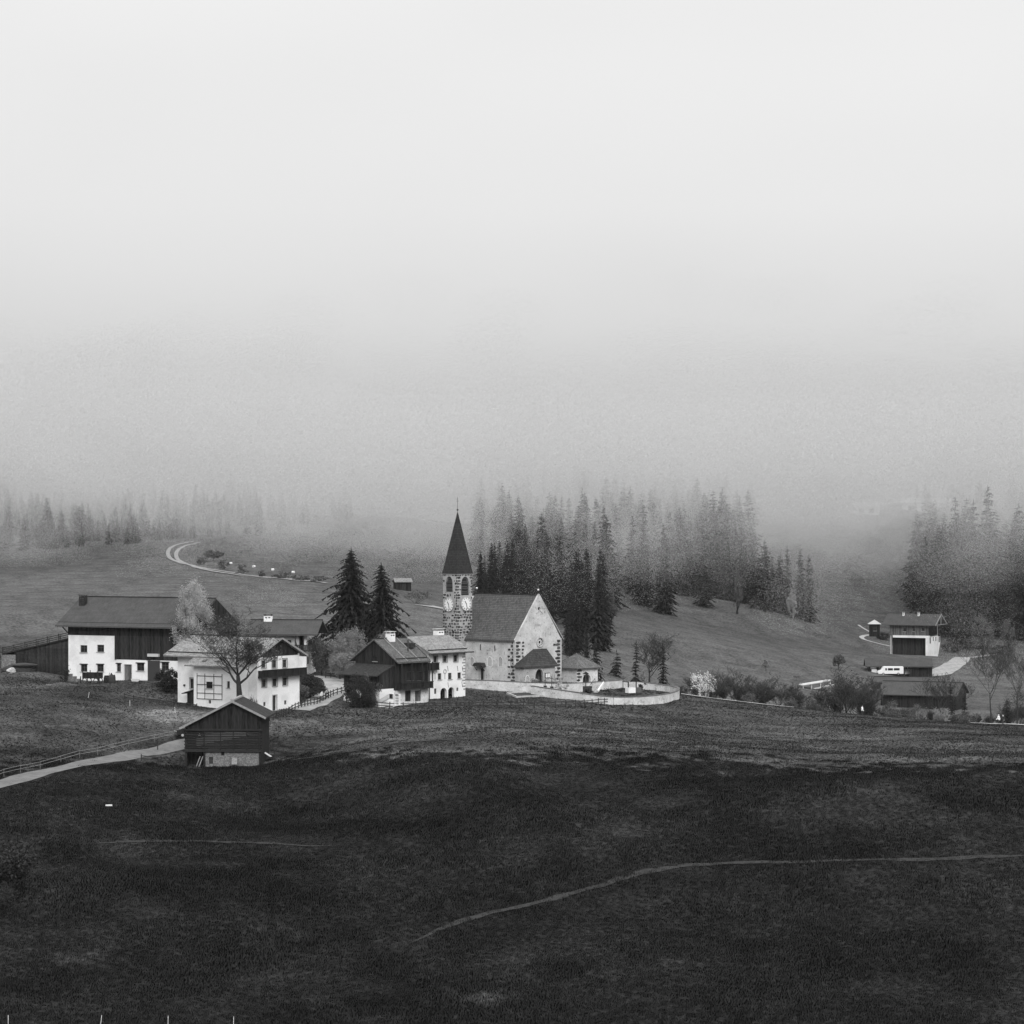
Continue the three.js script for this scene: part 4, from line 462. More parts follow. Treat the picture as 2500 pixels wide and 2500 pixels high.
// ---------------------------------------------------------------- the timber house
{
  const b = new House('timber_house', 'dark timber house with grey shingle roof and white base beside the quoined house', 'house', 1010, 1722, 492, 48);
  const zF = 0, zB = -9.6, ov = 1.1, base = -2, [xL] = b.z(0, 965, 1680), [xR] = b.z(0, 1047, 1680), zr = -4.8, [xg0] = b.z(ov, 972, 1616), [xg1] = b.z(ov, 1052, 1612), [, ye] = b.z(ov, 1010, 1615), yr = b.z(zr, 945, 1558)[1];
  const R = b.gable({ x0: xg0, x1: xg1, zF, zB, ye, yr, ov, material: M.shingleMid }), yw = b.z(0, 1010, 1683)[1], gz = (y) => [[-0.4, y], [zB + 0.4, y], [zB + 0.4, R.under(zB + 0.4)], [zr, yr - 0.3], [-0.4, R.under(-0.4)]];
  b.wall('z+', 0, rect(xL, xR, yw, R.under(0)), [{ px: [996, 1640, 1010, 1662], plain: 1, nosill: 1, grow: 0.3 }, { px: [1020, 1640, 1034, 1662], plain: 1, nosill: 1, grow: 0.3 }], M.wood, { t: 0.4, name: 'timber_wall' });
  b.wall('z+', -0.1, rect(xL, xR, base, yw - 0.003), [{ px: [992, 1686, 1001, 1712], kind: 'door', grow: 0.3 }, { px: [1016, 1686, 1025, 1712], kind: 'door', mat: M.doorGrey, grow: 0.3 }], M.cream, { name: 'base_wall' });
  b.balcony('balcony', xL + 0.4, xR - 0.1, yw + 0.2, yw + 1.25, 0.02, 1.2); for (const k of [0, 0.33, 0.66, 1]) part(b.g, 'balcony_post', bx(0.16, R.under(1) - yw - 0.2, 0.16, lerp(xL + 0.5, xR - 0.2, k), (R.under(1) + yw) / 2 + 0.08, 1.06), M.beam);
  const pane = (px, py) => b.x(xL, px, py);
  b.wall('x-', xL + 0.002, gz(yw), [{ px: [911, 1602, 921, 1615], plain: 1, frame: M.fence }], M.wood, { t: 0.4, name: 'gable_wall' }); b.wall('x-', xL + 0.1, [[-0.5, base], [zB + 0.4, base], [zB + 0.4, yw - 0.004], [-0.5, yw - 0.004]], [], M.cream, { name: 'base_wall' });
  b.wall('x+', xR - 0.002, gz(base), [], M.wood, { t: 0.4, name: 'gable_wall' }); b.wall('z-', zB, rect(xL, xR, base, R.under(zB)), [], M.wood, { t: 0.4, name: 'rear_wall' });
  // low front wing before the gable: shingled pent roof, boarded side, white cellar wall
  { const q = xL - 3.4, y0 = b.x(q, 900, 1648)[1], y1 = b.x(xL, 915, 1624)[1], wz0 = b.x(q, 966, 1640)[0], wz1 = zB + 0.6; part(b.g, 'wing_roof', prismZ([[q - 0.9, y0 - 0.2], [xL - 0.01, y1], [xL - 0.01, y1 + 0.2], [q - 0.9, y0]], wz1 - 0.4, Math.min(-0.2, wz0 + 0.3)), M.shingleDark);
    const zf = Math.min(-0.4, wz0), yc = b.x(q, 945, 1684)[1]; b.wall('x-', q, [[zf, yc], [wz1, yc], [wz1, y0 + 0.1], [zf, y0 + 0.1]], [], M.wood, { t: 0.2, name: 'wing_boards' }); b.wall('z+', zf, [[q + 0.2, yc], [xL - 0.02, yc], [xL - 0.02, y1 - 0.1], [q + 0.2, y0 + 0.15]], [], M.woodMid, { t: 0.2, name: 'wing_boards' });
    b.wall('x-', q - 0.05, [[zf + 0.05, base - 0.5], [wz1, base - 0.5], [wz1, yc - 0.003], [zf + 0.05, yc - 0.003]], [{ px: [949, 1694, 959, 1706] }, { px: [963, 1694, 973, 1722], kind: 'door', mat: M.frameWhite, slats: 4 }], M.white, { name: 'cellar_wall' }); b.wall('z+', zf + 0.05, rect(q + 0.4, xL - 0.02, base - 0.5, yc - 0.003), [], M.white, { name: 'cellar_wall' }); }
  const [cx] = b.z(zr + 0.4, 953, 1560); b.chimney(R.roof, cx, yr - 0.7, b.z(zr + 0.4, 953, 1547)[1], zr + 0.4, 1.3, 1.1, M.white, M.metalPale);
  { const x = lerp(xg0, xg1, 0.62), z = -1.4; part(b.g, 'stove_pipe', cyl(0.12, 0.12, 2.2, x, R.under(z), z, 8), M.iron); const d = part(b.g, 'dormer', bx(1.2, 0.8, 1.6, lerp(xg0, xg1, 0.8), R.under(-2.4) + 0.55, -2.4), M.shingleDark); }
  part(b.g, 'snow_guard', bar(V(xg0 + 0.2, R.under(0.4) + 0.34, 0.4), V(xg1 - 0.2, R.under(0.4) + 0.34, 0.4), 0.16), M.beam); for (const s of [0.3, 0.68]) part(b.g, 'roof_batten', bar(V(lerp(xg0, xg1, s), R.under(ov - 0.1) + 0.3, ov - 0.1), V(lerp(xg0, xg1, s), yr + 0.04, zr + 0.1), 0.12), M.beamLight);
  part(b.g, 'downpipe', bar(V(xR - 0.1, -0.6, 0.2), V(xR - 0.1, R.under(0.3), 0.3), 0.13), M.iron);
}
// ---------------------------------------------------------------- the tall white house with painted quoins
{
  const b = new House('white_house', 'tall white house with two arched doors and painted corner stones below the church', 'house', 1090, 1706, 504, 48);
  const [xL] = b.z(0, 1047, 1650), [xR] = b.z(0, 1136, 1650), zB = -9.8, ov = 1.2, base = -2.5, [, ye] = b.z(ov, 1100, 1592), zr = -4.9, yr = b.z(zr, 1040, 1552)[1], [xg0] = b.z(ov, 1052, 1592), [xg1] = b.z(ov, 1157, 1591);
  const R = b.gable({ x0: xg0, x1: xg1, zF: 0, zB, ye, yr, ov, material: M.shingleLight, cap: false }), yt = R.under(0) - 0.01, gz = [[-0.5, base], [zB + 0.5, base], [zB + 0.5, R.under(zB + 0.5)], [zr, yr - 0.3], [-0.5, R.under(-0.5)]];
  b.wall('z+', 0, rect(xL, xR, base, yt), [
    { px: [1060, 1602, 1066, 1617], grow: 0.12, surround: 0.25 }, { px: [1083, 1601, 1090, 1616], grow: 0.1, surround: 0.25 }, { px: [1109, 1600, 1116, 1615], grow: 0.1, surround: 0.25 },
    { px: [1070, 1644, 1077, 1659], grow: 0.1 }, { px: [1095, 1643, 1102, 1658], grow: 0.1 }, { px: [1118, 1642, 1125, 1656], grow: 0.1 }, { px: [1061, 1681, 1065, 1694], grow: 0.1, plain: 1, nosill: 1 }, { px: [1115, 1679, 1119, 1687], grow: 0.05, plain: 1, nosill: 1 },
    { px: [1077, 1680, 1089, 1708], kind: 'dark', arch: 'round', grow: 0.2 }, { px: [1096, 1678, 1107, 1704], kind: 'dark', arch: 'round', grow: 0.2 }], M.white);
  b.wall('x+', xR - 0.002, gz, [], M.white, { name: 'gable_wall' }); b.wall('x-', xL + 0.002, gz, [], M.white, { name: 'gable_wall' }); b.wall('z-', zB, rect(xL, xR, base, R.under(zB)), [], M.white, { name: 'rear_wall' });
  const [cx] = b.z(zr - 1.4, 1071, 1545); b.chimney(R.roof, cx, yr - 1.2, b.z(zr - 1.4, 1071, 1540)[1], zr - 1.4, 1.6, 1.2);
  part(b.g, 'snow_guard', bar(V(xg0 + 0.1, R.under(0.4) + 0.34, 0.4), V(xg1 - 1, R.under(0.4) + 0.34, 0.4), 0.16), M.beam); part(b.g, 'gutter', bar(V(xg0, ye - 0.2, ov + 0.07), V(xg1, ye - 0.2, ov + 0.07), 0.16), M.iron);
  for (let k = 0; k < 13; k++) part(b.g, 'painted_quoin', bx(k % 2 ? 0.85 : 0.5, 0.26, 0.03, xR - (k % 2 ? 0.43 : 0.26), yt - 0.8 - k * 0.52, 0.02), mat('quoin_paint', 0.3));
  const [bx0, by0] = b.z(0.9, 1044, 1636), [bx1] = b.z(0.9, 1073, 1636); b.balcony('balcony', bx0, bx1, by0, by0 + 1.15, 0.02, 0.9);
  const orn = mat('wall_painting', 0.42); for (const px of [1062, 1086]) { const [x, y] = b.z(0, px, 1646); const o = part(b.g, 'wall_painting', [new THREE.TorusGeometry(0.34, 0.1, 6, 14).translate(x, y + 0.5, 0.02).scale(1, 1, 1), bx(0.2, 0.9, 0.02, x, y - 0.4, 0.02)], orn); } for (const [px, py] of [[1093, 1632], [1117, 1632], [1129, 1633], [1056, 1675], [1094, 1672], [1128, 1670]]) { const [x, y] = b.z(0, px, py); part(b.g, 'wall_anchor', bx(0.06, 0.9, 0.05, x, y, 0.03, 0, 0, 0.2), M.iron); }
}
// ---------------------------------------------------------------- the log hut in front
{
  const b = new House('log_hut', 'dark log hut with stone base and pale barge boards in the foreground', 'hut', 545, 1872, 420, -3);
  const [xL] = b.z(0, 452, 1800), [xR] = b.z(0, 637, 1800), zB = -9, base = -1.2, xr = b.z(0, 569, 1720)[0], yr = b.z(0.9, 569, 1711)[1], [xe0, ye0] = b.z(0.9, 438, 1777), [xe1, ye1] = b.z(0.9, 649, 1752), ymid = b.z(0, 550, 1782)[1], ybot = b.z(0, 550, 1832)[1];
  const t = 0.24, roof = part(b.g, 'roof', prismZ([[xe0, ye0 - t], [xr, yr - t], [xe1, ye1 - t], [xe1, ye1], [xr, yr], [xe0, ye0]], zB - 0.8, 0.9), M.shingleDark);
  for (const [p, q] of [[[xe0, ye0], [xr, yr]], [[xe1, ye1], [xr, yr]]]) part(roof, 'barge_board', bar(V(p[0], p[1] - 0.1, 0.96), V(q[0], q[1] - 0.1, 0.96), 0.1, 0.3), M.beamLight);
  part(roof, 'ridge_beam', bx(0.5, 0.24, 9.6, xr, yr + 0.1, -3.9), M.beamLight);
  const ty = (x) => x < xr ? lerp(yr, ye0, (xr - x) / (xr - xe0)) - t : lerp(yr, ye1, (x - xr) / (xe1 - xr)) - t;
  for (const [f, z] of [['z+', 0.12], ['z-', zB]]) b.wall(f, z, [[xL, ymid], [xR, ymid], [xR, ty(xR)], [xr, ty(xr)], [xL, ty(xL)]], [], M.wood, { t: 0.12, name: 'gable_boards' });
  for (const x of [xL, xR]) b.wall(x === xL ? 'x-' : 'x+', x, rect(-0.02, zB + 0.3, base, ty(x)), [], M.wood, { t: 0.25, name: 'side_wall' });
  part(b.g, 'tie_beam', bx(xR - xL + 0.5, 0.26, 0.26, (xL + xR) / 2, ymid + 0.02, 0.2), M.logB);
  const rows = 12; for (let k = 0; k < rows; k++) { const y = lerp(ybot + 0.1, ymid - 0.22, k / (rows - 1)), hh = (ymid - ybot) / rows * 0.84; const gg = new THREE.CylinderGeometry(hh / 2, hh / 2, xR - xL + (k % 2 ? 0.3 : 0.1), 8); gg.rotateZ(Math.PI / 2); gg.scale(1, 1, 0.8); gg.translate((xL + xR) / 2, y, -0.05); part(b.g, 'log', gg, k % 3 ? M.log : M.logB); }
  for (const px of [499, 539, 570, 603, 633]) part(b.g, 'post', bx(0.16, ymid - ybot, 0.14, b.z(0, px, 1800)[0], (ymid + ybot) / 2, 0.18), M.log);
  part(b.g, 'sill_beam', bx(xR - xL + 0.4, 0.28, 0.3, (xL + xR) / 2, ybot - 0.08, 0.08), M.logB);
  const xs = b.z(0, 500, 1850)[0]; b.wall('z+', -0.12, rect(xs, xR - 0.3, base, ybot - 0.22), [{ px: [510, 1848, 520, 1865], kind: 'door', deep: 0.2 }, { px: [539, 1836, 548, 1845], plain: 1, nosill: 1 }], M.rubble, { name: 'stone_base' });
  part(b.g, 'store_back', bx(xs - xL, ybot - base, 0.2, (xL + xs) / 2, (ybot + base) / 2, -3), M.wood); for (const x of [xL + 0.15, xs - 0.05, xR - 0.1]) part(b.g, 'corner_post', bx(0.26, ybot - base, 0.26, x, (ybot + base) / 2 - 0.1, 0.0), M.log);
  part(b.g, 'foundation', bx(xR - xs + 0.6, 0.9, 0.5, (xs + xR) / 2, -0.58, 0.3), M.concrete);
  { const l = thing('plank_pair', 'two pale planks leaning in the open bay of the log hut', 'planks', b.g.localToWorld(V(xs - 0.7, 0, 0)), b.g.rotation.y); for (const k of [0, 1]) part(l, 'plank', bar(V(k * 0.4 - 0.5, 0, 0.5), V(k * 0.4, 1.5, -0.1), 0.14, 0.06), M.beamLight); }
  { const [x, y] = b.z(0.3, 573, 1858); const l = thing('stone_slab', 'pale square board leaning on the stone base of the log hut', 'board', b.g.localToWorld(V(x, y, 0.5)), b.g.rotation.y); part(l, 'panel', bx(0.95, 0.95, 0.08, 0, 0, 0, -0.2), M.beamLight); part(l, 'rim', [bx(0.08, 1.0, 0.12, -0.48, 0, 0, -0.2), bx(0.08, 1.0, 0.12, 0.48, 0, 0, -0.2)], M.logB); }
}
// ---------------------------------------------------------------- rough stones, a few shapes shared by all
const STONES = [0, 1, 2, 3].map((s) => { const r = rng(60 + s), n = 6 + s % 2, pts = Array.from({ length: n }, (_, k) => { const a = (k + 0.5 * (r() - 0.5)) / n * 6.283 + 0.5; const q = 0.5 / Math.max(Math.abs(Math.cos(a)), Math.abs(Math.sin(a))); return new THREE.Vector2(Math.cos(a) * q * (0.84 + 0.16 * r()), Math.sin(a) * q * (0.82 + 0.18 * r())); }); const g = new THREE.ExtrudeGeometry(new THREE.Shape(pts), { depth: 0.5, bevelEnabled: true, bevelThickness: 0.3, bevelSize: 0.1, bevelOffset: -0.1, bevelSegments: 1 }); return uvMetres(g); });
const STONEMAT = [M.stoneA, M.stoneB, M.stoneA, M.stoneC];
function stone(parent, place, u, y, w, h, proud, k) { const o = new THREE.Mesh(STONES[k % 4], STONEMAT[(k * 7 + (k >> 2)) % 4]); o.name = 'stone'; o.castShadow = o.receiveShadow = true; const m = place; o.position.copy(m.pos(u, y)); o.rotation.y = m.turn; o.scale.set(w, h, proud); parent.add(o); return o; }
const faceZ = (z) => ({ turn: 0, pos: (u, y) => V(u, y, z - 0.02) }), faceX = (x) => ({ turn: Math.PI / 2, pos: (u, y) => V(x - 0.02, y, u) });

const church = new House('church', 'grey plastered church nave with steep shingle roof and dark corner stones', 'church', 1258, 1664, 546, -46);
{
  const b = church, base = -1.5, [zB] = b.x(0, 1367, 1640), [zr, yr] = b.x(0, 1315, 1453), xEnd = -18.6, ov = 0.4, [, ye] = b.z(ov, 1200, 1562), t = 0.25, zk = -1.4, m = (yr - ye) / (ov - zr) * 1.06, yk = yr - m * (zk - zr) ;
  const prof = [[ov, ye], [zk, yk], [zr, yr], [2 * zr - zk, yk], [2 * zr - ov, ye], [2 * zr - ov, ye - t], [2 * zr - zk, yk - t], [zr, yr - t * 1.5], [zk, yk - t], [ov, ye - t]].map(([z, y]) => [-z, y]);
  const roof = part(b.g, 'roof', turnX(prismZ(prof, -17.6, 0.12)), mat('church_shingle', 0.155, { map: T.shingle, bumpMap: T.shingle, bumpScale: 0.02 }));
  part(roof, 'ridge_cap', bx(17.6, 0.14, 0.3, -8.75, yr + 0.04, zr), M.shingleDark);
  for (const x of [-0.1, -17.3]) { const f = part(roof, 'finial', cyl(0.05, 0.04, 1.9, x, yr, zr, 6), M.iron); part(f, 'ball', new THREE.SphereGeometry(0.22, 12, 8).translate(x, yr + 1.0, zr), M.gold); part(f, 'cross', [bx(0.06, 0.8, 0.06, x, yr + 1.9, zr), bx(0.06, 0.06, 0.5, x, yr + 2.0, zr)], M.iron); }
  const fresco = (px0, px1) => ({ px: [px0, 1604, px1, 1626], kind: 'fresco', arch: 'round' });
  b.wall('z+', 0, rect(xEnd, -0.002, base, ye + 0.15), [fresco(1148, 1157), fresco(1191, 1201), fresco(1217, 1227), fresco(1244, 1254), { px: [1171, 1573, 1174, 1588], plain: 1, nosill: 1, grow: 0.03 }, { px: [1206, 1576, 1209, 1590], plain: 1, nosill: 1, grow: 0.03 }, { px: [1172, 1631, 1181, 1662], kind: 'door', surround: 0.35, smat: M.grey }], M.churchwall);
  const wz = [[-0.5, base], [zB + 0.5, base], [zB + 0.5, ye + 0.3], [2 * zr - zk, yk - t], [zr, yr + 0.22], [zk, yk + 0.1], [-0.5, ye + 0.3]];
  const gableOutline = [[-0.5, base], [zB + 0.5, base], [zB + 0.5, ye + 0.1], [zr, yr - 0.12], [-0.5, ye + 0.1]];
  const rc = b.x(0, 1317, 1568), ru = b.x(0, 1315, 1486);
  const disc = (c, r, n = 20) => Array.from({ length: n }, (_, k) => [c[0] + Math.cos(k / n * 6.283) * r, c[1] + Math.sin(k / n * 6.283) * r]);
  { // gable front: two round openings and a shallow niche
    const U = (p) => [-p[0], p[1]], nz = b.x(0, 1310, 1498), nz2 = b.x(0, 1322, 1524), ring = rect(-nz[0], -nz2[0], nz2[1], nz[1]);
    const outline = [[-0.02, base], [zB + 0.02, base], [zB - 0.25, ye - 0.1], [zr, yr + 0.16], [0.25, ye - 0.1]].map(U);
    part(b.g, 'gable_wall', prismZ(outline, -0.5, 0, [disc(U(rc), 0.95), disc(U(ru), 0.36, 12)]).rotateY(Math.PI / 2).translate(0.14, 0, 0), M.churchwall);
    const rose = part(b.g, 'rose_window', new THREE.TorusGeometry(0.9, 0.17, 8, 24).rotateY(Math.PI / 2).translate(0.16, rc[1], rc[0]), M.grey); part(rose, 'tracery', [new THREE.TorusGeometry(0.36, 0.07, 6, 16).rotateY(Math.PI / 2).translate(0.0, rc[1], rc[0]), ...Array.from({ length: 8 }, (_, k) => new THREE.TorusGeometry(0.2, 0.045, 5, 10).rotateY(Math.PI / 2).translate(0, rc[1] + Math.sin(k * 0.785) * 0.6, rc[0] + Math.cos(k * 0.785) * 0.6))], M.dial); part(rose, 'pane', new THREE.CylinderGeometry(0.95, 0.95, 0.05, 24).rotateZ(Math.PI / 2).translate(-0.15, rc[1], rc[0]), M.glass);
    part(b.g, 'vent_hole', new THREE.CylinderGeometry(0.36, 0.36, 0.05, 12).rotateZ(Math.PI / 2).translate(-0.25, ru[1], ru[0]), M.iron);
    const nc = [(nz[0] + nz2[0]) / 2, (nz[1] + nz2[1]) / 2]; const ni = part(b.g, 'blind_window', [bx(0.1, nz[1] - nz2[1], 0.12, 0.17, nc[1], nz[0]), bx(0.1, nz[1] - nz2[1], 0.12, 0.17, nc[1], nz2[0]), bx(0.14, 0.12, 1.5, 0.18, nz2[1], nc[0])], M.churchwall); part(ni, 'hood', [bar(V(0.2, nz[1], nz[0] + 0.2), V(0.2, nz[1] + 0.6, nc[0]), 0.14), bar(V(0.2, nz[1], nz2[0] - 0.2), V(0.2, nz[1] + 0.6, nc[0]), 0.14)], M.grey);
    for (const s of [-1, 1]) part(b.g, 'verge', bar(V(0.02, yr + 0.2, zr), V(0.02, ye - 0.05, s > 0 ? 0.35 : 2 * zr - 0.35), 0.3, 0.1), M.churchwall);
  }
  b.wall('z-', 2 * zr, rect(xEnd, -0.002, base, ye + 0.15), [], M.churchwall, { name: 'rear_wall' }); b.wall('x-', xEnd, [[-0.002, base], [2 * zr + 0.002, base], [2 * zr, ye], [zr, yr - 0.5], [0, ye]], [], M.churchwall, { name: 'choir_wall' });
  let k = 0; const r = rng(515);
  for (let y = -0.2; y < ye - 0.5; y += 0.66) { k++; const wide = k % 2; stone(b.g, faceZ(0), -0.05 - (wide ? 0.6 : 0.38), y + 0.33, wide ? 1.25 : 0.8, 0.56, 0.16, k); stone(b.g, faceX(0.14), -0.02 - (wide ? 0.38 : 0.62), y + 0.33, wide ? 0.8 : 1.3, 0.56, 0.16, k + 2); if (r() < 0.8) stone(b.g, faceX(0.14), -1.75 - r() * 0.3, y + 0.3, 0.5 + 0.4 * r(), 0.42, 0.14, k + 3); if (r() < 0.6) stone(b.g, faceZ(0), -1.55 - 0.3 * r(), y + 0.3, 0.5 + 0.3 * r(), 0.4, 0.14, k + 5); stone(b.g, faceX(0.14), zB + (wide ? 0.75 : 0.5), y + 0.33, wide ? 1.45 : 0.95, 0.56, 0.16, k + 1); if (r() < 0.35) stone(b.g, faceX(0.14), zB + 1.7, y + 0.3, 0.6, 0.42, 0.14, k + 4); }
  { const p = b.at('z', 0, 1174, 1622); const c = part(b.g, 'door_canopy', prismZ([[p.x - 1.35, p.y - 0.35], [p.x + 1.5, p.y - 0.35], [p.x + 1.1, p.y + 0.35], [p.x - 0.7, p.y + 0.35]], 0.01, 1.1), M.shingleDark); part(c, 'bracket', [bar(V(p.x - 1, p.y - 1.2, 0.05), V(p.x - 1, p.y - 0.35, 0.9), 0.1), bar(V(p.x + 1.1, p.y - 1.2, 0.05), V(p.x + 1.1, p.y - 0.35, 0.9), 0.1)], M.beam); }
  // porch
  const px3 = 3.1, zA = b.x(0, 1300, 1584)[0], zC = b.x(0, 1333, 1584)[0], yT = b.x(0.2, 1316, 1584)[1], [z0, yE] = b.x(px3, 1279, 1629), [z1] = b.x(px3, 1364, 1629), zl = b.x(0.2, 1262, 1629)[0];
  { const p = [V(0.16, yT, zA), V(0.16, yT, zC), V(px3, yE, z0), V(px3, yE, z1), V(0.16, yE, z0 + 0.1), V(0.16, yE, z1 - 0.1)], f = new Faces(), q = p.map(v => v.clone().add(V(0, -0.2, 0))); const quad = (a, c, d, e) => { f.tri(a, c, d); f.tri(a, d, e); }; const ex = p[0].clone().lerp(p[1], 0.5); quad(p[0], p[2], p[3], p[1]); f.tri(p[0], p[4], p[2]); f.tri(p[1], p[3], p[5]); quad(p[2], q[2], q[3], p[3]); quad(p[2], q[2], q[4], p[4]); quad(p[3], q[3], q[5], p[5]); quad(q[2], q[3], q[5], q[4]); part(b.g, 'porch_roof', f.geo, mat('porch_shingle', 0.085, { map: T.shingle, bumpMap: T.shingle, bumpScale: 0.02 }));
    b.wall('x+', px3 - 0.5, rect(z0 - 0.5, z1 + 0.5, base, yE - 0.05), [{ px: [1308, 1634, 1326, 1668], kind: 'dark', arch: 'pointed', grow: 0.1 }, { px: [1284, 1650, 1291, 1664], kind: 'fresco', arch: 'round' }], M.grey, { name: 'porch_wall' }); b.wall('z+', z0 - 0.5, rect(0.15, px3 - 1.0, base, yE - 0.06), [], M.grey, { name: 'porch_side_wall' }); b.wall('z-', z1 + 0.5, rect(0.15, px3 - 1.0, base, yE - 0.06), [], M.grey, { name: 'porch_side_wall' });
    const nb = b.at('x', px3 - 0.4, 1337, 1649); const n = part(b.g, 'notice_case', bx(0.12, 1.0, 1.35, px3 - 0.43, nb.y, nb.z), M.beam); part(n, 'notice', [-1, 1].map(s => bx(0.04, 0.75, 0.5, px3 - 0.35, nb.y, nb.z + s * 0.31)), M.frameWhite); }
  // tower
  const tw = thing('church_tower', 'tall square church tower of dark stones in pale mortar with clocks and pointed spire', 'tower', b.g.localToWorld(V(-15.7, 0, 0.4)), b.g.rotation.y), inv = tw.matrixWorld.clone().invert(), W = 2.0;
  const onT = (axis, val, px, py) => { const e = V(0, EYE, 0).applyMatrix4(inv), d = P(px, py, 100).applyMatrix4(inv).sub(e), s = (val - e[axis]) / d[axis]; return e.addScaledVector(d, s); };
  const yTop = onT('z', W, 1112, 1400).y, yApex = onT('z', 0, 1116, 1251).y;
  const facade = (axis, openPx) => { const a = onT(axis, W, openPx[0], openPx[1]), c = onT(axis, W, openPx[2], openPx[3]), ua = axis === 'z' ? a.x : -a.z, uc = axis === 'z' ? c.x : -c.z, cx = (ua + uc) / 2, r = (uc - ua) / 2, top = []; for (let q = 0; q <= 10; q++) { const an = q / 10 * Math.PI; top.push([cx + r * Math.cos(an), a.y - r * 1.7 + r * 1.7 * Math.pow(Math.sin(an), 0.8)]); } return { ring: [[ua, c.y], [uc, c.y], ...top], ua, uc, y0: c.y, y1: a.y }; };
  const oz = facade('z', [1088, 1407, 1105, 1445]), ox = facade('x', [1126, 1408, 1145, 1453]);
  part(tw, 'front_wall', prismZ(rect(-W, W, -2, yTop), W - 0.5, W, [oz.ring]), M.mortar); part(tw, 'side_wall', prismZ(rect(-W + 0.5, W - 0.5 + 0.498, -2, yTop - 0.002), W - 0.5, W - 0.001, [ox.ring.map(([u, y]) => [u, y])]).rotateY(Math.PI / 2), M.mortar); part(tw, 'rear_wall', bx(W * 2 - 0.5, yTop + 2, 0.5, -0.25, yTop / 2 - 1, -W + 0.25), M.mortar); part(tw, 'side_wall', bx(0.5, yTop + 2, W * 2 - 1.001, -W + 0.25, yTop / 2 - 1, 0), M.mortar);
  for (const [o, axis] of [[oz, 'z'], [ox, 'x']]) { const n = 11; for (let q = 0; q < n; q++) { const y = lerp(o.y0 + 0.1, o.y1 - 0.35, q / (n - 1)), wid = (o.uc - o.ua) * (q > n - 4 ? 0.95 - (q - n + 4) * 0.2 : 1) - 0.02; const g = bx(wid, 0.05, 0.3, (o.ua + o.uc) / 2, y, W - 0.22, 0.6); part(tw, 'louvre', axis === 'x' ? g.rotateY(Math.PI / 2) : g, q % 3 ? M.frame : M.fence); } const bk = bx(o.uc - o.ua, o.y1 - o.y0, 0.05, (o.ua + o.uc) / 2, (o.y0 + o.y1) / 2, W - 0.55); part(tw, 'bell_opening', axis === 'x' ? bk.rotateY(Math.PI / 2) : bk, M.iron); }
  const cl = [['z', 1097, 1476], ['x', 1137, 1474]].map(([axis, px, py]) => { const c = onT(axis, W, px, py), u = axis === 'z' ? c.x : -c.z, y = c.y, R = 1.32, turn = (g) => axis === 'x' ? g.rotateY(Math.PI / 2) : g; const d = part(tw, 'clock', turn(new THREE.CylinderGeometry(R, R, 0.1, 36).rotateX(Math.PI / 2).translate(u, y, W + 0.1)), M.dial); part(d, 'rim', turn(new THREE.TorusGeometry(R, 0.07, 6, 36).translate(u, y, W + 0.14)), M.grey);
    for (let q = 0; q < 12; q++) { const a = q * Math.PI / 6; const wd = [2, 1, 2, 3, 2, 2, 3, 3, 3, 2, 1, 2][q], gs = []; for (let s = 0; s < wd; s++) gs.push(bx(0.055, 0.3, 0.02, (s - (wd - 1) / 2) * 0.1, R * 0.8, 0).rotateZ(-a).translate(u, y, W + 0.165)); part(d, 'numeral', turn(mergeGeometries(gs.map(uvMetres))), M.frame); }
    part(d, 'hour_hand', turn(bx(0.16, 0.75, 0.03, 0, 0.3, 0).rotateZ(0.6).translate(u, y, W + 0.19)), M.iron); part(d, 'minute_hand', turn(bx(0.11, 1.1, 0.03, 0, 0.45, 0).rotateZ(Math.PI + 0.22).translate(u, y, W + 0.22)), M.iron); return { axis, u, y, R: R + 0.08 }; });
  let q = 0, yy = yTop - 0.35; const rr = rng(99);
  while (yy > yTop - 13.2) { const hRow = 0.4 + 0.16 * rr(); for (const axis of ['z', 'x']) { const o = axis === 'z' ? oz : ox, c = cl[axis === 'z' ? 0 : 1]; let u = -W; while (u < W - 0.15) { q++; const corner = u === -W || u > W - 0.8, w = Math.min(W - u, corner ? 0.5 + 0.42 * ((q + Math.round(yy * 3)) % 2) : 0.34 + 0.46 * rr()), cu = u + w / 2; u += w + (corner ? 0.1 : 0.06 + 0.2 * rr()); if (!corner && rr() < 0.16) continue; if (cu + w / 2 > o.ua - 0.08 && cu - w / 2 < o.uc + 0.08 && yy > o.y0 - 0.3 && yy < o.y1 + 0.1) continue; if (Math.hypot(Math.max(0, Math.abs(cu - c.u) - w / 2), yy - c.y) < c.R + 0.14) continue; const hh = hRow * (corner ? 0.95 : 0.55 + 0.55 * rr()); stone(tw, axis === 'z' ? faceZ(W) : faceX(W), axis === 'z' ? cu : -cu, yy + (rr() - 0.5) * (corner ? 0.05 : 0.22), w, hh, 0.09, q); } } yy -= hRow + 0.07; }
  const sp = new Faces(), prof2 = [[W + 0.16, yTop - 0.12], [W + 0.02, yTop + 0.5], [0.06, yApex]]; for (let e = 0; e < 2; e++) for (let s = 0; s < 4; s++) { const c0 = [[1, 1], [-1, 1], [-1, -1], [1, -1]][s], c1 = [[1, 1], [-1, 1], [-1, -1], [1, -1]][(s + 1) % 4], [a0, y0] = prof2[e], [a1, y1] = prof2[e + 1]; const A = V(c0[0] * a0, y0, c0[1] * a0), B = V(c1[0] * a0, y0, c1[1] * a0), C = V(c1[0] * a1, y1, c1[1] * a1), D = V(c0[0] * a1, y1, c0[1] * a1); sp.tri(A, B, C); sp.tri(A, C, D); }
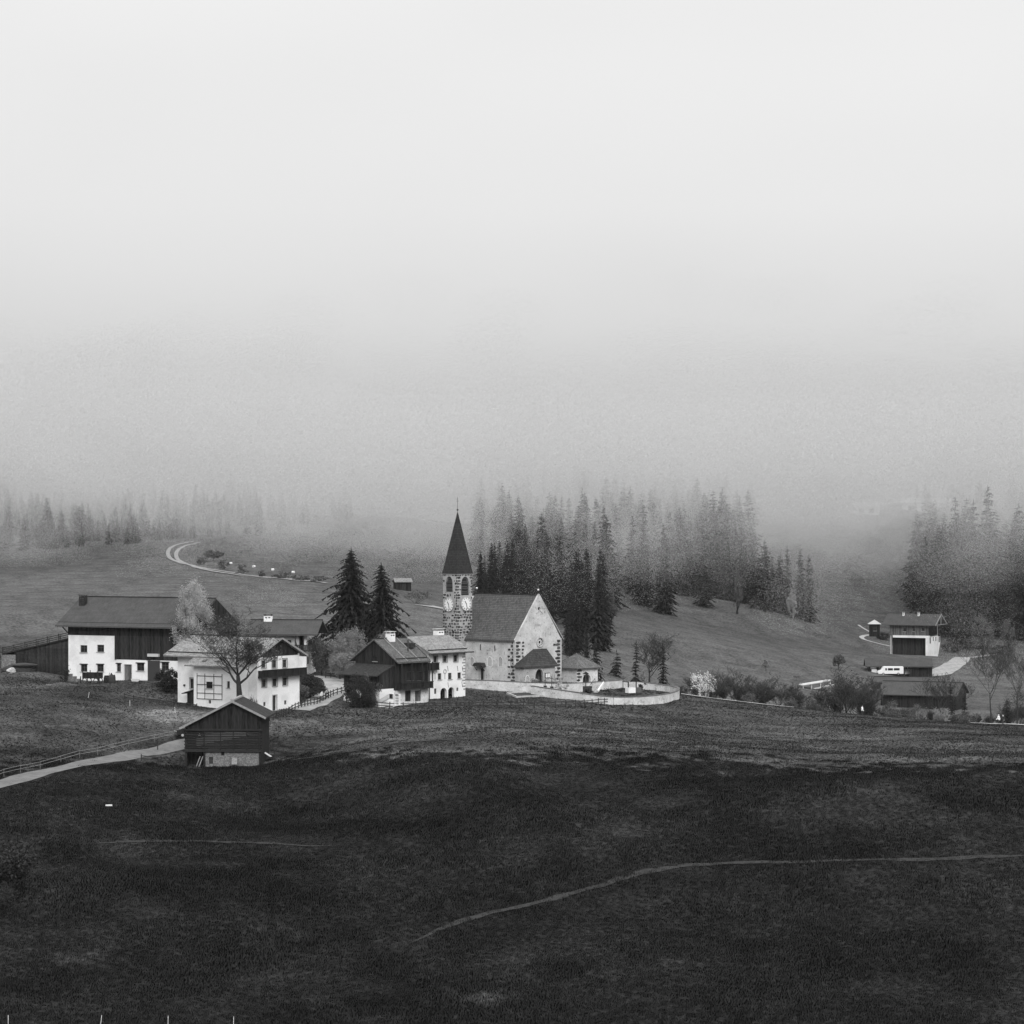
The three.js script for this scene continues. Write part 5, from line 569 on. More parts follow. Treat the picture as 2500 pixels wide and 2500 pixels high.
  const spire = part(tw, 'spire', sp.geo, M.spire); part(spire, 'eaves_board', bx(2 * W + 0.3, 0.1, 2 * W + 0.3, 0, yTop - 0.15, 0), M.grey);
  const tin = new Faces(), yq = lerp(yTop, yApex, 0.9), aq = 0.23; for (const [sx, sz] of [[1, 1], [-1, 1], [-1, -1], [1, -1]]) { tin.tri(V(sx * aq, yq - 0.4, sz * aq), V(sx * aq * 0.3, yq, sz * aq), V(0, yApex + 0.2, 0)); tin.tri(V(sx * aq, yq - 0.4, sz * aq), V(sx * aq, yq, sz * aq * 0.3), V(0, yApex + 0.2, 0)); } part(spire, 'tin_top', tin.geo, M.metalPale);
  const mast = part(spire, 'mast', cyl(0.05, 0.03, 3.2, 0, yApex - 0.2, 0, 6), M.iron); part(mast, 'ball', new THREE.SphereGeometry(0.2, 10, 8).translate(0, yApex + 0.5, 0), M.iron); part(mast, 'cross', [bx(0.05, 0.05, 0.8, 0, yApex + 2.2, 0), bx(0.05, 0.05, 0.5, 0, yApex + 2.6, 0)], M.iron);
}
// ---------------------------------------------------------------- charnel chapel right of the church
{
  const b = new House('chapel', 'small square chapel with pyramid shingle roof right of the church', 'chapel', 1408, 1666, 553, -46), w = 5.8, [, ye] = b.x(0.6, 1440, 1630), apex = b.at('z', -w / 2, 1408, 1595).y, o = 0.7;
  b.wall('z+', 0, rect(-w, -0.002, -1.5, ye + 0.1), [], M.cream); b.wall('x+', 0, [[-0.5, -1.5], [-w + 0.5, -1.5], [-w + 0.5, ye + 0.1], [-0.5, ye + 0.1]], [{ px: [1423, 1646, 1442, 1668], kind: 'dark', arch: 'round' }], M.cream); b.wall('z-', -w, rect(-w, -0.002, -1.5, ye + 0.1), [], M.cream); b.wall('x-', -w, [[-0.5, -1.5], [-w + 0.5, -1.5], [-w + 0.5, ye + 0.1], [-0.5, ye + 0.1]], [], M.cream);
  const f = new Faces(), c = [[o, o], [-w - o, o], [-w - o, -w - o], [o, -w - o]].map(([x, z]) => V(x, ye, z)), top = V(-w / 2, apex, -w / 2); for (let k = 0; k < 4; k++) { const a = c[k], d = c[(k + 1) % 4], lo = V(0, -0.18, 0); f.tri(a, d, top); f.tri(a, d, d.clone().add(lo)); f.tri(a, d.clone().add(lo), a.clone().add(lo)); f.tri(a.clone().add(lo), d.clone().add(lo), V(-w / 2, ye - 0.18, -w / 2)); }
  const rf = part(b.g, 'roof', f.geo, mat('chapel_shingle', 0.21, { map: T.shingle, bumpMap: T.shingle, bumpScale: 0.02 })); for (const k of [0, 1, 3]) part(rf, 'hip_ridge', bar(c[k], top.clone().add(V(0, 0.05, 0)), 0.16, 0.08), M.shingleMid);
  for (let k = 0, y = 0.1; y < 2.0; y += 0.62, k++) stone(b.g, faceX(0), -0.5 - (k % 2) * 0.25, y + 0.3, 1.0 + 0.4 * (k % 2), 0.5, 0.14, k);
}
// ---------------------------------------------------------------- churchyard walls
function yardWall(label, list, t = 0.45, seedName = 'churchyard_wall') {
  const a0 = P(...list[0]), g = thing(seedName, label, 'wall', a0), pts = list.map(q => P(...q).sub(a0)), c = list.length > 4 ? new THREE.CatmullRomCurve3(pts, false, 'centripetal') : null, fine = c ? c.getSpacedPoints(Math.ceil(c.getLength() / 2.2)) : pts;
  for (let k = 0; k < fine.length - 1; k++) { const a = fine[k], b = fine[k + 1], d = b.clone().sub(a).setY(0).normalize(), s = V(-d.z, 0, d.x).multiplyScalar(t / 2), lowA = Math.min(H(a.x + a0.x, a.z + a0.z), a.y + a0.y - 0.6) - a0.y - 0.7, lowB = Math.min(H(b.x + a0.x, b.z + a0.z), b.y + a0.y - 0.6) - a0.y - 0.7; const f = new Faces(), q = (p1, p2, p3, p4) => { f.tri(p1, p2, p3); f.tri(p1, p3, p4); }; const A = [a.clone().add(s), b.clone().add(s), b.clone().sub(s), a.clone().sub(s)], B = [A[0].clone().setY(lowA), A[1].clone().setY(lowB), A[2].clone().setY(lowB), A[3].clone().setY(lowA)]; q(A[0], A[1], A[2], A[3]); for (let e = 0; e < 4; e++) q(A[e], A[(e + 1) % 4], B[(e + 1) % 4], B[e]); part(g, 'wall_section', f.geo, M.concreteWall); part(g, 'coping', bar(a.clone().add(V(0, 0.05, 0)).addScaledVector(d, -0.03), b.clone().add(V(0, 0.05, 0)).addScaledVector(d, 0.03), t + 0.14, 0.1), M.coping); }
  return g;
}
M.concreteWall = mat('churchyard_plaster', 0.82, { map: T.oldplaster }); M.coping = mat('coping_stone', 0.16, { map: T.gravel });
yardWall('long white churchyard wall between the tall house and the porch', [[1137, 1660, 524], [1200, 1662, 521], [1297, 1667, 517]]);
yardWall('white inner terrace wall in front of the chapel', [[1297.5, 1667, 517], [1360, 1669, 522], [1425, 1667, 529], [1480, 1663, 538], [1536, 1659, 549]]);
yardWall('curved outer wall of the lower graveyard terrace at the right', [[1298, 1675, 515], [1390, 1688, 508], [1490, 1702, 502], [1550, 1702, 505], [1610, 1697, 513], [1645, 1690, 524], [1656, 1683, 535], [1648, 1677, 546], [1610, 1671, 554], [1540, 1662, 558]]);
// graveyard terrace furniture
const stand = (px, py, D) => { const p = P(px, py, D); return V(p.x, Math.max(p.y, H(p.x, p.z)), p.z); };
{ const p = stand(1543, 1690, 534), w = thing('roofed_well', 'small roofed well with shingle gable roof on the lower graveyard terrace', 'well', p, 0.5); part(w, 'basin', bx(1.5, 1.0, 1.3, -0.35, 0.4, 0), M.white); part(w, 'trough', bx(1.3, 0.9, 1.1, 1.05, 0.4, 0), M.stoneC); for (const x of [-0.8, 0.9]) part(w, 'post', bx(0.16, 1.6, 0.16, x, 1.6, 0), M.beam); part(w, 'roof', prismZ([[-1.5, 1.9], [0, 3.0], [1.6, 1.9], [1.6, 2.05], [0, 3.16], [-1.5, 2.05]], -1, 1), M.shingleMid); part(w, 'gable_board', prismZ([[-1.1, 2.0], [0, 2.8], [1.2, 2.0]], 0.8, 0.86), M.wood); }
for (const [px, py, D, hgt, label] of [[1347, 1680, 513, 2.1, 'dark grave cross post behind the terrace wall, below the notice case'], [1521, 1684, 540, 2.6, 'tall dark lamp post left of the roofed well'], [1331, 1678, 514, 1.5, 'small dark grave monument left of the cross post']]) { const g = thing('grave_cross', label, 'cross', stand(px, py, D)); part(g, 'shaft', bx(0.13, hgt, 0.13, 0, hgt / 2, 0), M.iron); part(g, 'arm', bx(hgt * 0.28, 0.1, 0.1, 0, hgt * 0.82, 0), M.iron); part(g, 'plinth', bx(0.6, 0.4, 0.5, 0, 0.1, 0), M.stoneA); }
{ const g = thing('grave_shrine', 'dark crucifix shrine with plants before the terrace steps', 'shrine', stand(1434, 1690, 519), 0.2); part(g, 'plinth', bx(1.5, 1.2, 0.8, 0, 0.5, 0), M.stoneA); part(g, 'shaft', bx(0.14, 3.2, 0.14, -0.3, 2.1, 0), M.iron); part(g, 'arm', bx(0.9, 0.12, 0.12, -0.3, 3.1, 0), M.iron); part(g, 'canopy', prismZ([[-0.9, 3.3], [-0.3, 3.75], [0.3, 3.3]], -0.2, 0.3), M.beam); }
{ const g = thing('terrace_stair', 'white flanked stair with dark handrail down to the lower terrace', 'stairs', stand(1450, 1690, 521), -0.5); for (let k = 0; k < 7; k++) part(g, 'step', bx(1.6, 0.19, 0.32, 0, 0.05 + k * 0.19, -k * 0.32), M.concrete); part(g, 'flank', bar(V(0.95, 0.25, 0.3), V(0.95, 1.7, -2.1), 0.2, 0.35), M.white); part(g, 'handrail', bar(V(-0.85, 1.0, 0.3), V(-0.85, 2.4, -2.1), 0.06), M.iron); for (const k of [0, 0.5, 1]) part(g, 'baluster', bx(0.05, 1.0, 0.05, -0.85, 0.5 + k * 1.4, 0.3 - k * 2.4), M.iron); }
for (const [px, py, D, w, h, label] of [[1370, 1684, 517, 2.4, 1.3, 'pale flowering grave plants on the terrace below the porch'], [1490, 1690, 526, 4.2, 0.6, 'low dark hedge row on the graveyard terrace'], [1438, 1696, 516, 1.5, 1.1, 'small dark bush at the foot of the crucifix shrine'], [1300, 1668, 535, 2.2, 0.9, 'pale potted flowers beside the porch wall'], [1362, 1668, 540, 2, 1.2, 'pale flowers between porch and chapel'], [1568, 1682, 545, 1.6, 1.2, 'dark grave bush right of the roofed well']]) bushInto(thing('grave_plants', label, 'plants', stand(px, py, D)), { w, h, d: w * 0.5, n: 700, leaf: 0.09, seed: px, leafMat: /pale/.test(label) ? M.leafPale : M.leafDark, clumps: 12 });
{ const a = [[1238, 1695], [1290, 1692], [1332, 1700], [1262, 1704]].map(q => seen(q[0], q[1])), g = thing('garden_bed', 'garden bed with white kerb on the lawn below the churchyard wall', 'garden bed', a[0].clone()); const L = a.map(v => v.clone().sub(a[0]).add(V(0, 0.15, 0))); for (let k = 0; k < 4; k++) part(g, 'kerb', bar(L[k], L[(k + 1) % 4], 0.22, 0.35), M.concrete); const f = new Faces(); f.tri(L[0], L[1], L[2]); f.tri(L[0], L[2], L[3]); part(g, 'soil', f.geo, M.stoneA); }
// ---------------------------------------------------------------- the hamlet in the dip on the right
{
  const b = new House('chalet', 'chalet with grey roof, two white chimneys and white lower floor on the right hillside', 'house', 2255, 1582, 900, -24);
  const z0 = 0, zB = -11, zr = -5.5, base = -3.5, ov = 1.3, [xL] = b.z(0, 2172, 1540), [xR] = b.z(0, 2266, 1540), [, ye] = b.z(ov, 2230, 1526), yr = b.z(zr, 2240, 1499)[1], [xg0] = b.z(ov, 2152, 1526), [xg1] = b.z(zr, 2298, 1499), yf = b.z(0.8, 2220, 1552)[1];
  const R = b.gable({ x0: xg0, x1: xg1, zF: 0, zB, ye, yr, ov, material: mat('chalet_roof', 0.12, { map: T.tile }), cap: false }), gz = (y) => [[-0.4, y], [zB + 0.4, y], [zB + 0.4, R.under(zB + 0.4)], [zr, yr - 0.3], [-0.4, R.under(-0.4)]];
  b.wall('z+', 0, rect(xL, xR, yf, R.under(0)), [{ px: [2205, 1533, 2212, 1542] }, { px: [2229, 1534, 2233, 1542], plain: 1 }, { px: [2250, 1533, 2257, 1541] }], mat('chalet_boards', 0.2, { map: T.wood }), { name: 'upper_wall' });
  b.wall('z+', -1.6, rect(xL, xR - 0.5, base, yf - 0.003), [{ px: [2184, 1558, 2188, 1576], kind: 'door' }], M.woodMid, { name: 'lower_wall' });
  part(b.g, 'balcony_slab', bx(b.z(0.8, 2265, 1554)[0] - b.z(0.8, 2180, 1554)[0], 0.7, 2.6, (b.z(0.8, 2265, 1554)[0] + b.z(0.8, 2180, 1554)[0]) / 2, yf - 0.3, -0.3), M.white);
  b.wall('x+', xR - 0.01, gz(yf), [{ px: [2290, 1530, 2294, 1542], plain: 1, nosill: 1 }], M.wood, { name: 'gable_wall' }); b.wall('x-', xL + 0.01, gz(base), [], M.grey, { name: 'gable_wall' }); b.wall('z-', zB, rect(xL, xR, base, R.under(zB)), [], M.grey, { name: 'rear_wall' });
  const zz = 0.9; b.wall('x+', xR + 0.2, [[zz, base], [zB + 0.6, base], [zB + 0.6, yf - 0.35], [zz, yf - 0.35]], [{ px: [2270, 1556, 2273, 1571], plain: 1, nosill: 1, grow: 0.15 }, { px: [2278, 1555, 2280, 1565], plain: 1, nosill: 1, grow: 0.15 }, { px: [2284, 1555, 2286, 1565], plain: 1, nosill: 1, grow: 0.15 }, { px: [2292, 1554, 2295, 1568], plain: 1, nosill: 1, grow: 0.15 }], M.white, { name: 'lower_gable_wall' }); b.wall('z+', zz, rect(xR - 0.6, xR - 0.3, base, yf - 0.36), [], M.white, { name: 'pier' });
  for (const px of [2206, 2243]) { const [x, y] = b.z(zr + 1, px, 1501); b.chimney(R.roof, x, y - 1, y + 0.5, zr + 1, 0.6, 0.6); }
  for (const s of [-1, 1]) part(b.g, 'barge_board', bar(V(xg1 + 0.05, yr, zr), V(xg1 + 0.05, ye - 0.1, s > 0 ? ov : zB - ov), 0.12, 0.34), M.beamLight); part(b.g, 'truss', [bar(V(xg1 - 0.1, ye, 0.2), V(xg1 - 0.1, ye, zB - 0.2), 0.2), bar(V(xg1 - 0.1, ye, zr), V(xg1 - 0.1, yr - 0.3, zr), 0.2)], M.beamLight);
}
{ const b = new House('garden_kiosk', 'small dark kiosk with pale pyramid roof left of the chalet', 'shed', 2135, 1546, 925, 0); b.wall('z+', 1.2, rect(-1.6, 1.6, -1, 3), [{ m: [-0.5, 0.8, 0.5, 2] }], M.wood); b.wall('z-', -1.2, rect(-1.6, 1.6, -1, 3), [], M.wood); b.wall('x+', 1.6, rect(-0.7, 0.7, -1, 3), [], M.wood); b.wall('x-', -1.6, rect(-0.7, 0.7, -1, 3), [], M.wood); part(b.g, 'roof', new THREE.ConeGeometry(2.9, 1.4, 4).rotateY(0.785).translate(0, 3.7, 0), M.metalPale); b.g.position.y = Math.max(b.g.position.y, H(b.g.position.x, b.g.position.z)); }
strip('driveway', 'thin white path running down to the kiosk left of the chalet', [[2096, 1527], [2108, 1535], [2124, 1544]].map(q => far7(...q)), 0.9, M.concrete, 0.2, 0, 'driveway');
{ // carport
  const b = new House('carport', 'open dark carport sheltering two white vans on the right', 'carport', 2200, 1652, 812, -4), X = (px) => b.z(0, px, 1640)[0], y1 = b.z(0, 2200, 1626)[1], y2 = b.z(0, 2200, 1612)[1];
  part(b.g, 'roof', turnX(prismZ([[1.2, y1], [-4, y2 + 0.4], [-9, y1 - 0.2], [-9, y1 - 0.45], [-4, y2 + 0.1], [1.2, y1 - 0.3]].map(([z, y]) => [-z, y]), X(2112), X(2278))), M.tileDark);
  b.wall('z-', -8, rect(X(2142), X(2270), -1, y1 - 0.4), [], M.white, { name: 'rear_wall' }); b.wall('z+', 0, rect(X(2225), X(2276), -1, y1), [{ px: [2240, 1632, 2258, 1650], kind: 'door', mat: M.wood }], M.wood, { name: 'side_room' }); b.wall('x-', X(2112) + 1, rect(0, -8, -1, y1 - 0.3), [], M.woodMid, { name: 'side_wall' });
  for (const px of [2143, 2207, 2223]) part(b.g, 'post', bx(0.5, y1 + 1, 0.4, X(px), y1 / 2 - 0.5, 0.1), M.beam); part(b.g, 'window', bx(1.4, 1.8, 0.1, X(2134), 1.2, 0.2), M.frameWhite);
  for (const [px, z, len, h, label, dark] of [[2172, 1.8, 7.2, 2.4, 'white van parked in front, under the left half of the carport', 0], [2210, -3, 6.4, 2.9, 'white high van parked deeper under the carport, right of the other', 0]]) van('van', label, b.g.localToWorld(V(X(px), 0.0, z)), Math.PI + 0.1, len, h, M.paint);
}
function van(name, label, pos, turn, len, h, paint) {
  pos.y = Math.max(pos.y - 0.1, H(pos.x, pos.z)); const t = thing(name, label, 'van', pos, turn), w = 2, p = [[-len / 2, 0.45], [len / 2, 0.45], [len / 2, 1.1], [len / 2 - 0.9, 1.35], [len / 2 - 1.7, h - 0.1], [len / 2 - 2.1, h], [-len / 2 + 0.15, h], [-len / 2, h - 0.2]];
  const s = new THREE.Shape(p.map(q => new THREE.Vector2(...q))), g = new THREE.ExtrudeGeometry(s, { depth: w - 0.2, bevelEnabled: true, bevelSize: 0.08, bevelThickness: 0.1, bevelSegments: 2 }); g.translate(0, 0, -w / 2 + 0.1); part(t, 'body', g, paint);
  for (const sz of [-1, 1]) { for (const x of [-len * 0.3, len * 0.3]) { const wh = part(t, 'wheel', new THREE.CylinderGeometry(0.36, 0.36, 0.24, 16).rotateX(Math.PI / 2).translate(x, 0.36, sz * (w / 2 - 0.05)), M.tyre); part(wh, 'rim', new THREE.CylinderGeometry(0.2, 0.2, 0.26, 12).rotateX(Math.PI / 2).translate(x, 0.36, sz * (w / 2 - 0.045)), M.rim); } for (const [x0, x1] of [[-len * 0.35, -len * 0.12], [-len * 0.08, len * 0.12], [len * 0.16, len / 2 - 2.0]]) part(t, 'side_window', bx(x1 - x0, 0.62, 0.04, (x0 + x1) / 2, h - 0.72, sz * (w / 2 + 0.02)), M.glass); part(t, 'headlight', bx(0.06, 0.22, 0.36, len / 2 + 0.08, 0.95, sz * 0.7), M.lamp); }
  part(t, 'windscreen', bar(V(len / 2 - 0.9, 1.42, 0), V(len / 2 - 1.66, h - 0.2, 0), w - 0.3, 0.06), M.glass); part(t, 'bumper', bx(0.2, 0.25, w, len / 2 + 0.05, 0.5, 0), M.iron); return t;
}
{ // long barn in the dip
  const b = new House('valley_barn', 'long barn with broad dark roof in the dip behind the right crest', 'barn', 2250, 1738, 690, -20), zB = -12, zr = -6, ov = 1.2, [xL] = b.z(0, 2150, 1710), [xR] = b.z(0, 2335, 1710), [, ye] = b.z(ov, 2250, 1697), yr = b.z(zr, 2250, 1664)[1], [xg0] = b.z(ov, 2140, 1697), [xg1] = b.z(zr, 2352, 1665);
  const R = b.gable({ x0: xg0, x1: xg1, zF: 0, zB, ye, yr, ov, material: M.tileDark }), gz = [[-0.4, -3], [zB + 0.4, -3], [zB + 0.4, R.under(zB + 0.4)], [zr, yr - 0.3], [-0.4, R.under(-0.4)]]; b.wall('z+', 0, rect(xL, xR, -3, R.under(0)), [], M.wood); b.wall('x+', xR - 0.01, gz, [], M.wood, { name: 'gable_wall' }); b.wall('x-', xL + 0.01, gz, [], M.wood, { name: 'gable_wall' }); b.wall('z-', zB, rect(xL, xR, -3, R.under(zB)), [], M.wood, { name: 'rear_wall' }); for (const s of [-1, 1]) part(b.g, 'barge_board', bar(V(xg1 + 0.03, yr, zr), V(xg1 + 0.03, ye - 0.1, s > 0 ? ov : zB - ov), 0.1, 0.3), M.beam);
}
{ const b = new House('valley_shed', 'low shed with dark ridged roof between the carport and the long valley barn', 'shed', 2210, 1680, 745, -10), zr = -3, [xL] = b.z(0, 2140, 1670), [xR] = b.z(0, 2285, 1670), [, ye] = b.z(0.6, 2200, 1666), yr = b.z(zr, 2200, 1652)[1]; const R = b.gable({ x0: xL - 0.8, x1: xR + 0.6, zF: 0, zB: -6, ye, yr, ov: 0.6, material: M.tileDark }), gz = [[-0.4, -3], [-5.6, -3], [-5.6, R.under(-5.6)], [zr, yr - 0.3], [-0.4, R.under(-0.4)]]; b.wall('z+', 0, rect(xL, xR, -3, R.under(0)), [], M.wood); b.wall('x+', xR - 0.01, gz, [], M.wood); b.wall('x-', xL + 0.01, gz, [], M.wood); b.wall('z-', -6, rect(xL, xR, -3, R.under(-6)), [], M.wood); }
{ const b = new House('cottage', 'tiny white cottage with dark roof in the dip right of the churchyard', 'cottage', 1988, 1674, 770, 20), zr = -2, X = (px) => b.z(0, px, 1665)[0], [, ye] = b.z(0.3, 1988, 1655), yr = b.z(zr, 1988, 1647)[1]; const R = b.gable({ x0: X(1974) - 0.3, x1: X(2004) + 0.3, zF: 0, zB: -4, ye, yr, ov: 0.4, material: M.shingleDark }), gz = [[-0.4, -2], [-3.6, -2], [-3.6, R.under(-3.6)], [zr, yr - 0.3], [-0.4, R.under(-0.4)]]; b.wall('z+', 0, rect(X(1977), X(2002), -2, R.under(0)), [], M.white); b.wall('x+', X(2002) - 0.01, gz, [], M.white); b.wall('x-', X(1977) + 0.01, gz, [{ m: [-1.4, 0.4, -2.4, 1.5] }], M.white); b.wall('z-', -4, rect(X(1977), X(2002), -2, R.under(-4)), [], M.white); part(b.g, 'chimney', bx(0.5, 1, 0.5, X(1995), yr + 0.3, zr), M.iron); }
{ const p = P(1990, 1692, 720); const g = thing('market_stall', 'white roofed open stall below the tiny cottage', 'stall', p, 0.25); part(g, 'roof', bar(V(-4, 2.1, 0), V(4, 3.2, 0), 3.6, 0.16), M.metalPale); part(g, 'lower_roof', bar(V(-1, 1.2, 1.8), V(4, 2.2, 1.8), 2, 0.12), M.metalPale); for (const [x, h] of [[-3.6, 2.1], [-1.4, 2.4], [1, 2.7], [3.6, 3]]) part(g, 'post', bx(0.2, h + 3, 0.2, x, h / 2 - 1.5, 1.2), M.metalPale); part(g, 'bench', bx(3.4, 0.5, 1, 2.2, 0.2, 2), M.metalPale); part(g, 'counter', bx(3, 1.2, 0.2, 0, 0.4, -1.2), M.grey); }
for (const [px, D, label] of [[2086, 690, 'white parked car behind the wide bare tree']]) van('car', label, atD(px, D, 0.05), 0.3, 4.2, 1.5, M.paint).userData.category = 'car';
// faint buildings in the fog and the far pale roofed barn
for (const [px, py, D, w, h, d, turn, label] of [[2115, 1240, 1270, 11, 3.6, 8, -10, 'faint white building in the fog at the upper right'], [2240, 1250, 1285, 14, 4, 9, -14, 'faint long white house in the fog above the right wood'], [2300, 1252, 1290, 6, 4.4, 7, -14, 'faint small white house at the fog edge of the right wood']]) { const b = new House('far_house', label, 'house', px, py, D, turn); b.g.position.y = H(b.g.position.x, b.g.position.z); const R = b.gable({ x0: -w / 2 - 0.6, x1: w / 2 + 0.6, zF: 0, zB: -d, ye: h - 0.2, yr: h + 2, ov: 0.7, material: M.metalPale, cap: false }), gz = [[-0.4, -3], [-d + 0.4, -3], [-d + 0.4, R.under(-d + 0.4)], [-d / 2, h + 1.6], [-0.4, R.under(-0.4)]]; b.wall('z+', 0, rect(-w / 2, w / 2, -3, R.under(0)), [{ m: [-w * 0.3, 0.6, -w * 0.1, 2.6] }, { m: [w * 0.12, 0.6, w * 0.3, 2.6] }], M.white); b.wall('x+', w / 2 - 0.01, gz, [], M.white); b.wall('x-', -w / 2 + 0.01, gz, [], M.white); b.wall('z-', -d, rect(-w / 2, w / 2, -3, R.under(-d)), [], M.white); }
strip('farm_track', 'faint white line of a lane in the fog at the upper right', [[2150, 1236, 1290], [2200, 1228, 1330], [2255, 1218, 1370]], 2.5, M.concrete, 0.3, 0, 'track');
strip('farm_track', 'faint pale lane crossing the foggy field left of the spire', [[930, 1262, 1230], [1000, 1270, 1210], [1070, 1282, 1170]], 3, M.dirt, 0.3, 0, 'track');
{ const b = new House('far_barn', 'far barn with pale tin roof in the meadow right of the spruces', 'barn', 985, 1470, 810, 10); b.g.position.y = H(b.g.position.x, b.g.position.z); const R = b.gable({ x0: -2.6, x1: 2.6, zF: 0, zB: -5, ye: 2.5, yr: 3.4, ov: 0.6, material: M.shingleLight, cap: false }), gz = [[-0.3, -1], [-4.7, -1], [-4.7, R.under(-4.7)], [-2.5, 3.1], [-0.3, R.under(-0.3)]]; b.wall('z+', 0, rect(-2.2, 2.2, -1, R.under(0)), [{ m: [-0.8, -0.2, 0.8, 1.9], kind: 'door' }], M.wood, { t: 0.3 }); b.wall('x+', 2.19, gz, [], M.wood, { t: 0.3 }); b.wall('x-', -2.19, gz, [], M.wood, { t: 0.3 }); b.wall('z-', -5, rect(-2.2, 2.2, -1, R.under(-5)), [], M.wood, { t: 0.3 }); }
for (const [px, D, label] of [[563, 860, 'leftmost tiny white hay bale in the far meadow'], [620, 848, 'second tiny white hay bale in the far meadow'], [666, 838, 'third tiny white hay bale in the far meadow'], [716, 832, 'rightmost tiny white hay bale in the far meadow']]) { const g = thing('hay_bale', label, 'hay bale', atD(px, D + 30, 0.2), px); part(g, 'wrap', new THREE.CylinderGeometry(0.4, 0.4, 0.8, 14).rotateZ(1.57), M.plastic); part(g, 'end_cap', new THREE.CylinderGeometry(0.3, 0.3, 0.84, 12).rotateZ(1.57), M.frameWhite); }
bushInto(thing('hedge', 'dark hedge along the foot of the chalet recess', 'hedge', far7(2222, 1588)), { w: 11, h: 2.2, d: 2, n: 3000, leaf: 0.16, seed: 611, leafMat: M.leafDark, clumps: 30, fuzz: 0.1 });
for (const [px, py, w, h, label] of [[2160, 1562, 6, 2.4, 'low dark garden bushes left of the chalet wall'], [2325, 1592, 8, 2.6, 'dark bushes right of the chalet'], [2370, 1585, 9, 4, 'dark bush mass behind the gravel road'], [2440, 1598, 8, 3, 'dark bushes at the upper bend of the gravel road']]) bushInto(thing('shrub', label, 'bush', far7(px, py)), { w, h, n: 2600, leaf: 0.18, seed: px, leafMat: M.leafDark, clumps: 24, fuzz: 0.13 });
// ---------------------------------------------------------------- fences
const post = new THREE.CylinderGeometry(0.075, 0.09, 1, 7).translate(0, 0.5, 0);
function fence(label, list, o = {}) {
  const pts = list.map(q => q.isVector3 ? q : q.length === 3 ? atD(q[0], q[2]) : seen(q[0], q[1])), c = new THREE.CatmullRomCurve3(pts, false, 'centripetal'), n = Math.max(2, Math.round(c.getLength() / (o.gap ?? 2.6))), hgt = o.h ?? 1.15, m = o.mat ?? M.fence, g = thing(o.name ?? 'rail_fence', label, 'fence', pts[0]), L = [], r = rng(Math.round(pts[0].x * 100));
  for (let k = 0; k <= n; k++) { const p = c.getPointAt(k / n); p.y = H(p.x, p.z); L.push(p.sub(pts[0])); const q = part(g, 'post', post.clone().scale(o.thin ? 0.35 : 1, hgt + 0.35, o.thin ? 0.35 : 1).rotateZ((r() - 0.5) * 0.08).translate(L[k].x, L[k].y - 0.3, L[k].z), m); }
  for (let k = 0; k < n; k++) for (const f of o.rails ?? [0.42, 0.82]) { const j = () => (r() - 0.5) * 0.06; part(g, o.thin ? 'wire' : 'rail', bar(L[k].clone().add(V(0, hgt * f + j(), 0.1)), L[k + 1].clone().add(V(0, hgt * f + j(), 0.1)), o.thin ? 0.035 : 0.07, o.thin ? 0.035 : 0.13), o.railMat ?? m); }
  return g;
}
fence('dark rail fence climbing from the hut along the lane to the bend', [[612, 1778], [660, 1760], [705, 1743], [745, 1726], [790, 1712], [802, 1706]], { gap: 2.2 });
fence('dark rail fence on the gravel lane between the two bushes', [[796, 1707], [815, 1700], [832, 1695], [850, 1690]], { gap: 1.9, h: 1.25 });
fence('dark rail fence on the far side of the lane beside the farmhouse', [[718, 1722], [745, 1710], [770, 1700], [792, 1692]], { gap: 2.3 });
fence('long low rail fence across the meadow below the white houses', [[846, 1716], [900, 1726], [955, 1731], [1050, 1730], [1150, 1729], [1250, 1728], [1350, 1728], [1430, 1724], [1490, 1719]], { gap: 2.3 });
fence('short rail fence at the back of the gravel yard', [[795, 1656], [825, 1656], [845, 1658]], { gap: 2 });
fence('low dark rail fence on the grass left of the farmhouse', [[304, 1706], [350, 1716], [400, 1722], [450, 1728], [480, 1732]], { gap: 3, h: 0.9 });
fence('wire pasture fence above the asphalt lane', [[-30, 1912], [60, 1885], [150, 1863], [240, 1843], [330, 1821], [420, 1802], [455, 1795]], { gap: 6, thin: 1, name: 'wire_fence', mat: mat('grey_post', 0.2), railMat: mat('wire', 0.3), rails: [0.55, 0.95], h: 1.1 });
fence('short dark rail fence beside the lane left of the log hut', [[345, 1858], [390, 1862], [440, 1866]], { gap: 2.6, h: 0.95 });
for (const [px, py, lean, h, label] of [[20, 2502, 0, 1.0, 'leftmost white fence stake at the bottom edge'], [245, 2503, -0.14, 1.05, 'leaning white fence stake at the bottom edge'], [410, 2506, -0.02, 1.1, 'third white fence stake at the bottom edge'], [570, 2509, -0.02, 1.15, 'fourth white fence stake at the bottom edge'], [215, 1704, -0.2, 0.95, 'white stake in the meadow below the long barn'], [317, 1724, 0, 0.95, 'white stake beside the low fence left of the farmhouse'], [428, 1740, 0.1, 0.95, 'white stake in the pale grass above the hut']]) { const g = thing('fence_stake', label, 'stake', seen(px, py), 0); const k = h; part(g, 'rod', bar(V(0, -0.2, 0), V(-Math.sin(lean) * k, Math.cos(lean) * k, 0), 0.045), M.plastic); part(g, 'clip', bx(0.06, 0.05, 0.09, -Math.sin(lean) * k * 0.8, Math.cos(lean) * k * 0.8, 0.04), M.plastic); }
